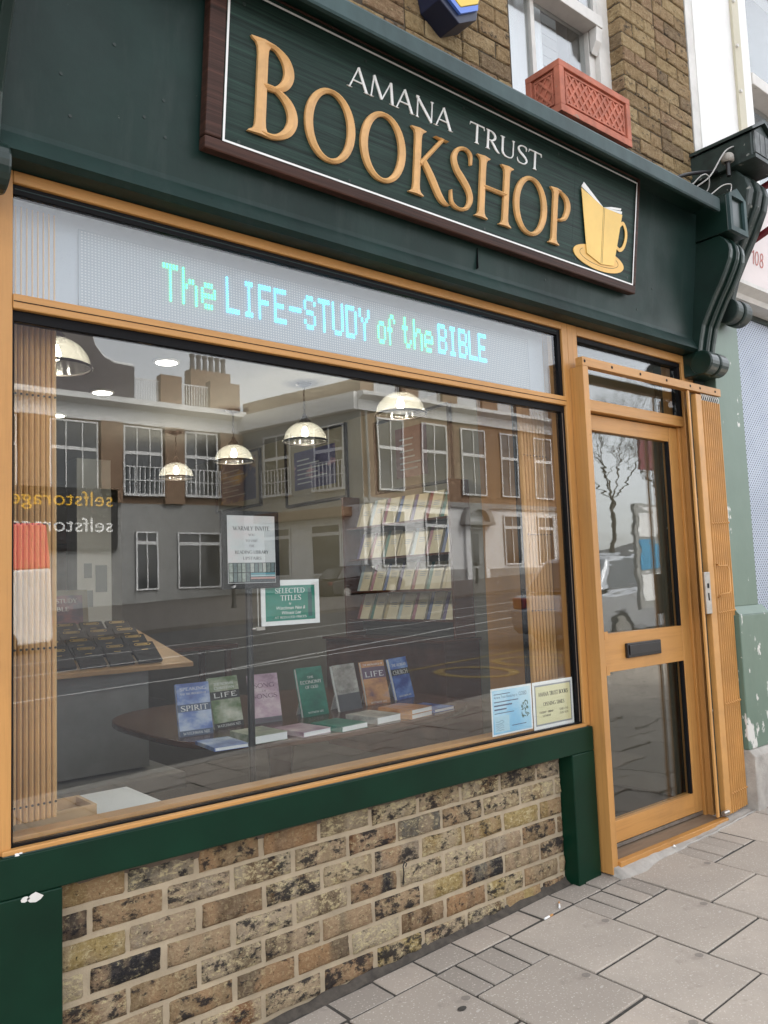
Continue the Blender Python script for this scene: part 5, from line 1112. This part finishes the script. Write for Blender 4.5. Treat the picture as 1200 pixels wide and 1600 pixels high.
# ================================================================== ACROSS THE STREET (seen in the glass)
M['far_brick'] = pm('brown_far_brick', (.235, .15, .095), .85, .2, 3); M['far_brick2'] = pm('dark_slate_render', (.10, .09, .10), .85, .2, 2); M['far_white'] = pm('far_white_render', (.74, .74, .73), .7, .06, 1.5); M['far_grey'] = pm('far_grey_panel', (.30, .30, .29), .7, .15, 2)
def far_window(par, x0, x1, z0, z1, y, rails=(.62,), bars=1, mat='far_white', rail_g=False, M2=None):
    def bx(nm, p, *a, m=None): mb = MB(); mb.M = M2; mb.box(*a); return obj(nm, mb, M[m or mat], p)
    f = .09; w = bx('window', par, x0, x1, y - .02, y + .03, z0, z1, m='far_glass')
    for a in ((x0, x1, z0, z0 + f), (x0, x1, z1 - f, z1), (x0, x0 + f, z0 + f, z1 - f), (x1 - f, x1, z0 + f, z1 - f)): bx('frame_side', w, a[0], a[1], y + .031, y + .09, a[2], a[3])
    for r in rails: zz = z0 + (z1 - z0) * r; bx('transom', w, x0 + f, x1 - f, y + .032, y + .085, zz - .09, zz + .09)
    for b in range(bars): xx = x0 + (x1 - x0) * (b + 1) / (bars + 1); bx('glazing_bar', w, xx - .03, xx + .03, y + .033, y + .08, z0 + f, z1 - f)
    if rail_g:
        for k in range(9): xx = x0 + (x1 - x0) * k / 8; bx('balcony_bar', w, xx - .025, xx + .025, y + .25, y + .29, z0 + .1, z0 + 1.6)
        for zz in (z0 + .1, z0 + .85, z0 + 1.6): bx('balcony_rail', w, x0 - .05, x1 + .05, y + .24, y + .30, zz, zz + .05)
        bx('balcony_bracket', w, x0 - .05, x1 + .05, y + .09, y + .3, z0 + .02, z0 + .09)
    return w
fa = thing('corner_terrace', 'brown brick terrace with white ground floor across the street', 'building', (35, -32, 1.2))
YA = -32.
obj('ground_floor_wall', B(27.2, 46, -40, YA, .6, 5.75), M['far_white'], fa); obj('upper_wall', B(27.25, 46, -40, YA - .03, 5.75, 10.75), M['far_brick'], fa)
obj('cornice', MB().prism([(YA - .03, 10.75), (YA + .10, 10.75), (YA + .14, 11.3), (YA + .55, 11.5), (YA + .55, 11.7), (YA - .03, 11.75)], 'x', 27.0, 46), M['far_white'], fa); obj('band', B(27.1, 46, YA - .02, YA + .12, 5.65, 5.95), M['far_grey'], fa)
obj('plinth', B(27.1, 46, YA, YA + .06, .6, 2.0), M['far_grey'], fa)
for a, b in ((27.25, 28.2), (30.2, 31.5), (33.5, 34.7), (36.8, 38.2), (39.9, 41.3), (43.4, 46)):
    obj('parapet_pier', B(a, b, -32.6, YA - .02, 11.76, 12.75), M['far_brick'], fa); obj('pier_cap', B(a - .06, b + .06, -32.65, YA + .04, 12.751, 12.88), M['far_white'], fa)
for a, b in ((28.2, 30.2), (31.5, 33.5), (34.7, 36.8), (38.2, 39.9), (41.3, 43.4)):
    r = MB().box(a, b, YA - .25, YA - .19, 12.5, 12.56).box(a, b, YA - .25, YA - .19, 11.85, 11.9)
    for k in range(15): xx = a + (b - a) * (k + .5) / 15; r.box(xx - .02, xx + .02, YA - .24, YA - .2, 11.9, 12.5)
    obj('balustrade', r, M['far_white'], fa)
for a, b in ((28.3, 30.2), (31.6, 33.6), (34.75, 36.8), (38.2, 39.8), (41.4, 43.2)): far_window(fa, a, b, 6.4, 10.45, YA - .01, (.60,), 1)
for a, b in ((28.4, 30.1), (31.6, 33.4), (38.2, 39.8), (41.4, 43.0)): far_window(fa, a, b, 2.2, 5.3, YA + .02, (.75,), 1)
fd = obj('door', B(35.1, 36.3, YA + .02, YA + .08, 1.3, 4.4), M['far_grey'], fa); obj('door_glass', B(35.35, 35.85, YA + .081, YA + .1, 2.2, 4.1), M['far_glass'], fd); obj('door_case', MB().box(34.75, 35.09, YA + .01, YA + .2, 1.3, 4.6).box(36.31, 36.65, YA + .01, YA + .2, 1.3, 4.6), M['far_white'], fd)
obj('arched_hood', MB().prism([(35.7 + r * math.cos(g * .2856), 4.75 + r * .95 * math.sin(g * .2856)) for r, gs in ((1.25, range(12)), (.85, range(11, -1, -1))) for g in gs], 'y', YA + .02, YA + .45), M['far_grey'], fd); obj('hood_shelf', B(34.4, 37.0, YA + .02, YA + .5, 4.61, 4.8), M['far_grey'], fd)
obj('drainpipe', MB().tube([(27.5, YA + .12, 1.3), (27.5, YA + .12, 10.7)], .07, 8), M['far_grey'], fa)
# side elevation of the corner terrace
TS = frame((27.2, -32.0, 0), (-.22, -.975, 0), UP); TSi = TS @ Matrix(((1, 0, 0, 0), (0, 0, 1, 0), (0, 1, 0, 0), (0, 0, 0, 1)))
fs_ = thing('side_terrace', 'grey white side wing of the terrace running up the side street', 'building', (26, -36, 1.0))
def sb(nm, par, u0, u1, w0, w1, z0, z1, m): mb = MB(); mb.M = TSi; mb.box(u0, u1, w0, w1, z0, z1); return obj(nm, mb, M[m], par)
sb('ground_floor_wall', fs_, .02, 9.4, -1.2, .02, .5, 5.6, 'far_white'); sb('upper_wall', fs_, .02, 9.4, -1.2, .0, 5.601, 10.75, 'far_grey'); sb('cornice', fs_, .02, 9.4, -1.2, .5, 10.751, 11.7, 'far_white'); sb('shop_hood', fs_, .8, 7.5, .021, .9, 5.0, 5.5, 'far_brick'); sb('parapet', fs_, .02, 9.4, -1.2, -.2, 11.701, 12.6, 'far_brick')
for a in (1.2, 5.2): far_window(fs_, a, a + 2.2, 6.5, 10.2, .02, (.62,), 1, M2=TSi, rail_g=True)
far_window(fs_, 1.6, 3.8, 1.9, 4.7, .03, (.8,), 0, M2=TSi); far_window(fs_, 5.4, 7.6, 1.9, 4.7, .03, (.8,), 0, M2=TSi)
# storage building
fb_ = thing('storage_building', 'long brick storage building with curved gable across the junction', 'building', (17, -41, .6))
YB = -41.
obj('upper_wall', B(4, 25.1, -46, YB, 6.2, 10.6), M['far_brick'], fb_); obj('ground_floor_wall', B(4, 25.1, -46, YB + .02, .2, 6.199), M['far_grey'], fb_)
obj('cornice', MB().prism([(YB, 10.6), (YB + .12, 10.6), (YB + .12, 11.4), (YB + .7, 11.6), (YB + .7, 11.9), (YB, 12.0)], 'x', 4, 25.0), M['far_white'], fb_)
gp = [(4, 12.0), (18.3, 12.0), (18.3, 13.9), (17.2, 13.95), (16.6, 14.2), (16.1, 14.8), (15.9, 15.6), (14.6, 15.7), (4, 15.7)]
gb = obj('curved_gable', MB().prism(gp, 'y', YB - .6, YB), M['far_brick2'], fb_); obj('gable_coping', MB().tube([(x, YB - .3, z + .05) for x, z in gp[2:]], .18, 6), M['far_white'], gb)
for a, b in ((19.9, 21.2), (23.0, 25.0)): obj('parapet_pier', B(a, b, YB - .6, YB, 12.001, 13.7), M['far_brick'], fb_); 
for a, b in ((18.3, 19.9), (21.2, 23.0)):
    r = MB().box(a, b, YB - .3, YB - .24, 13.3, 13.36)
    for k in range(11): xx = a + (b - a) * (k + .5) / 11; r.box(xx - .025, xx + .025, YB - .29, YB - .25, 12.0, 13.3)
    obj('railing', r, M['far_white'], fb_)
for a, b in ((10.3, 12.1), (13.7, 16.2), (17.6, 19.9), (21.3, 23.4)): far_window(fb_, a, b, 6.6, 10.5, YB + .01, (.62,), 2, rail_g=a > 17)
for a, b in ((12.2, 13.6), (16.3, 17.5), (20.0, 21.2), (23.5, 25.0)): obj('pilaster', B(a, b, YB, YB + .25, 6.2, 10.6), M['far_brick'], fb_)
for k in range(6): obj('chimney_pot', MB().lathe([(.16, 14.6), (.13, 15.4), (.17, 15.45), (.17, 15.6)], (22.6 + k * .42, YB - 1.5, 0), 10), M['far_brick2'], fb_)
obj('chimney_stack', B(22.3, 25.0, YB - 1.9, YB - 1.1, 11.9, 14.6), M['far_brick'], fb_)
for a, b in ((18.3, 19.6), (20.8, 23.5)): far_window(fb_, a, b, 1.4, 4.6, YB + .04, (.8,), 1)
stg = thing('storage_sign', 'dark shop fascia with orange and white self storage lettering across the junction', 'sign', (14.7, -40.9, 3.8))
obj('board', B(9.5, 17.2, YB + .03, YB + .25, 3.6, 6.9), M['black'], stg)
M['sto_o'] = pm('orange_sign_letter', (.90, .50, .02), .5, .05, 2); M['sto_w'] = pm('white_sign_letter', (.85, .85, .83), .5, .05, 2)
FS = frame((17.0, YB + .26, 0), (-1, 0, 0), UP)
for s, z, m in (('selfstorage', 5.95, 'sto_o'), ('selfstorage', 4.55, 'sto_w')): obj('lettering', font_mesh(s, .1, z, .80, 5.2, FS, 0, .02), M[m], stg)
# street things
def bare_tree(lbl, x, y, h, seed, lev=5):
    rr = random.Random(seed); t = thing('bare_tree', lbl, 'tree', (x, y, gz(x, -5) - .2), 'bare street trees'); tk = MB(); cr = MB(); z0 = gz(x, -5) - .2
    tk.tube([(x, y, z0), (x + .05, y, z0 + h * .18), (x - .05, y + .05, z0 + h * .34)], [h * .013, h * .011, h * .009], 8); obj('trunk', tk, M['bark'], t)
    def grow(p, d, L, r, n):
        q = p + d * L * .5 + Vector((rr.uniform(-.05, .05), rr.uniform(-.05, .05), rr.uniform(-.03, .05))) * L; e = p + d * L; cr.tube([p, q, e], [r, r * .8, r * .6], 5 if n > 2 else 3, cap=False)
        if n == 0: return
        for k in range(3 if n > 1 else 4):
            a = Vector((rr.gauss(0, 1), rr.gauss(0, 1), rr.gauss(.25, .7))).normalized(); dd_ = (d * .75 + a * .62).normalized(); grow(p + d * L * rr.uniform(.55, 1.0), dd_, L * rr.uniform(.62, .8), r * .55, n - 1)
    b0 = Vector((x - .05, y + .05, z0 + h * .33))
    for k in range(5):
        a = k * 1.256 + rr.uniform(-.4, .4); grow(b0, Vector((math.cos(a) * .6, math.sin(a) * .6, .8)).normalized(), h * .22, h * .0042, lev)
    obj('crown', cr, M['bark'], t)
M['bark'] = pm('grey_bark', (.075, .062, .05), .9, .3, 8)
bare_tree('bare winter tree reflected in the top of the door glass', 39.0, -24.5, 13.0, 3, 6); bare_tree('bare winter tree reflected at the right edge of the window', 49.0, -27.0, 13.0, 7); bare_tree('more distant bare winter tree further up the street', 44, -20.5, 10.0, 12)
def car(lbl, cx, cy, paint, L=4.3, H=1.5, van=False, flip=1):
    z0 = gz(cx, -5) - .12; t = thing('parked_car' if not van else 'delivery_van', lbl, 'car' if not van else 'van', (cx, cy, z0)); Wd = .88
    TM = Matrix.Translation((cx, cy, z0)) @ Matrix.Rotation(-math.atan(SL), 4, 'Y') @ Matrix.Scale(flip, 4, (1, 0, 0))
    h = L / 2
    low = [(-h, .32), (-h - .02, .62), (-h + .1, .86), (-h * .55, .93), (h * .42, .93), (h - .28, .82), (h, .66), (h + .02, .36), (h - .1, .22), (-h + .1, .22)] if not van else [(-h, .3), (-h, 2.0), (h * .72, 2.0), (h - .1, 1.2), (h, .8), (h, .3), (h - .1, .22), (-h + .1, .22)]
    mb = MB(); mb.M = TM; mb.prism(low, 'y', -Wd, Wd); obj('body', mb, M['board_white'] if van else paint, t, bevel=.06, segs=3)
    cab = [(-h * .86, .92), (-h * .62, H - .06), (-h * .4, H), (h * .08, H - .02), (h * .46, .92)] if not van else [(-h, 1.99), (-h + .05, H - .05), (-h + .2, H), (h * .45, H), (h * .70, 1.99)]
    vs_ = []
    for s in (-1, 1):
        for (x, z) in cab: k = (z - .9) / (H - .9); vs_.append((x, s * (Wd - (.04 + .16 * k if not van else .003)), z))
    n = len(cab); mb = MB(); mb.M = TM; mb.add(vs_, [tuple(range(n)), tuple(range(2 * n - 1, n - 1, -1))] + [(i, i + n, (i + 1) % n + n, (i + 1) % n) for i in range(n)]); cb = obj('cabin', mb, paint, t, bevel=.05, segs=3)
    def sidewin(nm, pts):
        for s in (-1, 1):
            o = MB(); o.M = TM; q = []
            for (x, z) in pts: k = (z - .9) / (H - .9); q.append((x, s * (Wd - .04 - .16 * k + .004), z))
            o.add(q + [(p[0], p[1] + s * .008, p[2]) for p in q], [tuple(range(len(q))), tuple(range(2 * len(q) - 1, len(q) - 1, -1))] + [(i, (i + 1) % len(q), (i + 1) % len(q) + len(q), i + len(q)) for i in range(len(q))]); obj(nm, o, M['far_glass'], cb)
    if not van:
        sidewin('side_window', [(-h * .72, .97), (-h * .58, H - .12), (-h * .2, H - .09), (-h * .2, .97)]); sidewin('side_window', [(-h * .16, .97), (-h * .16, H - .09), (h * .05, H - .1), (h * .36, .97)])
        for pts in ([(-h * .845, .97), (-h * .635, H - .10)], [(h * .43, .97), (h * .11, H - .06)]):
            o = MB(); o.M = TM; (xa, za), (xb, zb) = pts; off = .02 if xa > 0 else -.02
            o.add([(xa + off, -.72, za), (xa + off, .72, za), (xb + off, .62, zb), (xb + off, -.62, zb), (xa + off * 1.6, -.72, za), (xa + off * 1.6, .72, za), (xb + off * 1.6, .62, zb), (xb + off * 1.6, -.62, zb)], [(0, 1, 2, 3), (7, 6, 5, 4), (0, 4, 5, 1), (1, 5, 6, 2), (2, 6, 7, 3), (3, 7, 4, 0)]); obj('windscreen', o, M['far_glass'], cb)
    else:
        for s in (-1, 1): o = MB(); o.M = TM; o.prism([(h * .4, 1.3), (h * .4, 1.85), (h * .66, 1.85), (h * .80, 1.3)], 'y', s * (Wd + .002), s * (Wd + .012)); obj('side_window', o, M['far_glass'], cb)
    for sx in (-.62, .62):
        for s in (-1, 1):
            o = MB(); o.M = TM; xx = sx * h; o.tube([(xx, s * (Wd - .16), .31), (xx, s * (Wd + .015), .31)], .32, 24); w = obj('wheel', o, M['black'], t, bevel=.02)
            o = MB(); o.M = TM; o.tube([(xx, s * (Wd + .0155), .31), (xx, s * (Wd + .025), .31)], .20, 20); obj('rim', o, M['darkmetal'] if van else M['metal'], w)
    for s in (-1, 1):
        o = MB(); o.M = TM; o.box(h - .14, h + .03, s * .62 - .14, s * .62 + .14, .64, .76); obj('headlight', o, M['board_white'], t, bevel=.02)
        o = MB(); o.M = TM; o.box(-h - .035, -h + .08, s * .66 - .12, s * .66 + .12, .66, .84); obj('tail_light', o, M['red'], t, bevel=.02)
        o = MB(); o.M = TM; o.box(h * .2, h * .28, s * (Wd + .02) - .07, s * (Wd + .02) + .07, .95, 1.05); obj('wing_mirror', o, paint, t, bevel=.02)
    return t
M['silver'] = pm('silver_car_paint', (.42, .43, .45), .25, .04, 2, metal=.5); M['darkcar'] = pm('black_car_paint', (.02, .02, .024), .2, .1, 2); M['redvan'] = pm('red_van_paint', (.78, .10, .11), .35, .05, 2); M['bluepaint'] = pm('blue_panel', (.05, .28, .48), .4, .1, 3)
car('silver car parked at the kerb, reflected in the door glass', 13.0, -6.4, M['silver']); car('dark car parked up the side street, reflected under the invitation', 24.0, -28.5, M['darkcar']); car('red and white box van reflected at the left edge of the window', 3.6, -19.0, M['redvan'], 6.0, 3.1, van=True, flip=-1)
tm = thing('bus_stop_panel', 'grey bus stop post with timetable panel, reflected in the door glass', 'bus stop', (10.6, -4.15, gz(10.6, -4)))
zg = gz(10.6, -4.15)
obj('post', MB().tube([(10.95, -4.2, zg), (10.95, -4.2, zg + 3.2)], .07, 12), M['far_grey'], tm); obj('panel', B(10.15, 10.87, -4.23, -4.17, zg + .6, zg + 2.1), M['far_grey'], tm, bevel=.01)
for z, c in ((1.62, 'paper'), (1.18, 'bluepaint'), (.72, 'paper')): obj('timetable_sheet', B(10.24, 10.78, -4.165, -4.16, zg + z, zg + z + .38), M[c], tm)
obj('flag', B(10.4, 10.88, -4.22, -4.18, zg + 2.6, zg + 3.1), M['red'], tm); obj('solar_box', B(10.9, 11.2, -4.35, -4.05, zg + 3.2, zg + 3.3), M['far_grey'], tm)
lp = thing('street_lamp', 'tall grey street lamp column up the road', 'lamp post', (18.5, -4.4, gz(18.5, -4))); zg = gz(18.5, -4)
obj('column', MB().tube([(18.5, -4.4, zg - .1), (18.5, -4.4, zg + 1.2), (18.5, -4.4, zg + 7.5)], [.11, .09, .06], 12), M['far_grey'], lp, smooth=True); obj('arm', MB().tube([(18.5, -4.4, zg + 7.4), (18.5, -4.9, zg + 7.8), (18.5, -5.8, zg + 7.95)], .04, 8), M['far_grey'], lp); obj('lantern', MB().box(18.38, 18.62, -6.3, -5.7, zg + 7.9, zg + 8.02), M['far_grey'], lp, bevel=.03)
for x, l in ((16.5, 'dark bollard on the far pavement left of the terrace'), (30.5, 'dark bollard on the far pavement before the terrace door'), (37.5, 'dark bollard on the far pavement right of the terrace door')):
    z = gz(x, -5); b = thing('bollard', l, 'bollard', (x, -27, z)); obj('post', MB().lathe([(.13, 0), (.12, .1), (.09, .15), (.08, .95), (.10, 1.0), (.07, 1.1), (.0001, 1.12)], (x, -27, z), 14), M['black'], b, smooth=True); obj('band', MB().lathe([(.086, .8), (.086, .9)], (x, -27, z), 14), M['paper'], b)
# ================================================================== SMALL THINGS ON THE PAVEMENT
def butt(lbl, x, y, a):
    t = thing('cigarette_end', lbl, 'cigarette end', (x, y, gz(x, y))); z = gz(x, y) + .005; d = Vector((math.cos(a), math.sin(a), 0)); p = Vector((x, y, z))
    obj('paper', MB().tube([p, p + d * .032], .0042, 8), M['paper'], t); obj('filter', MB().tube([p + d * .0325, p + d * .055], .0042, 8), M['orange2'], t)
butt('white cigarette end by the wall near the green corner post', 2.60, -.122, .1); butt('second cigarette end lying nearer the green corner post', 2.72, -.10, .7)
pb_ = MB(); rr = random.Random(6); pv = [(3.58 + .012 * math.cos(k * .9) * rr.uniform(.7, 1.1), -.10 + .009 * math.sin(k * .9), 0) for k in range(7)]
g = gz(3.58, -.1) + .014; pb_.add([(x, y, g) for x, y, _ in pv] + [(3.58, -.10, g + .012)], [(k, (k + 1) % 7, 7) for k in range(7)] + [tuple(range(7))])
tag(obj('pebble', pb_, M['white_paint'], smooth=True), 'small white pebble on the edge of the door threshold', 'pebble')
gm = MB(); gv = [(1.93 + .018 * math.cos(k * .628), -.33 + .012 * math.sin(k * .628)) for k in range(10)]; gm.add([(x, y, gz(x, y) + .0025) for x, y in gv] + [(1.93, -.33, gz(1.93, -.33) + .004)], [(k, (k + 1) % 10, 10) for k in range(10)])
tag(obj('chewing_gum', gm, M['joint']), 'dark round blob of trodden chewing gum on the pale slab', 'gum')
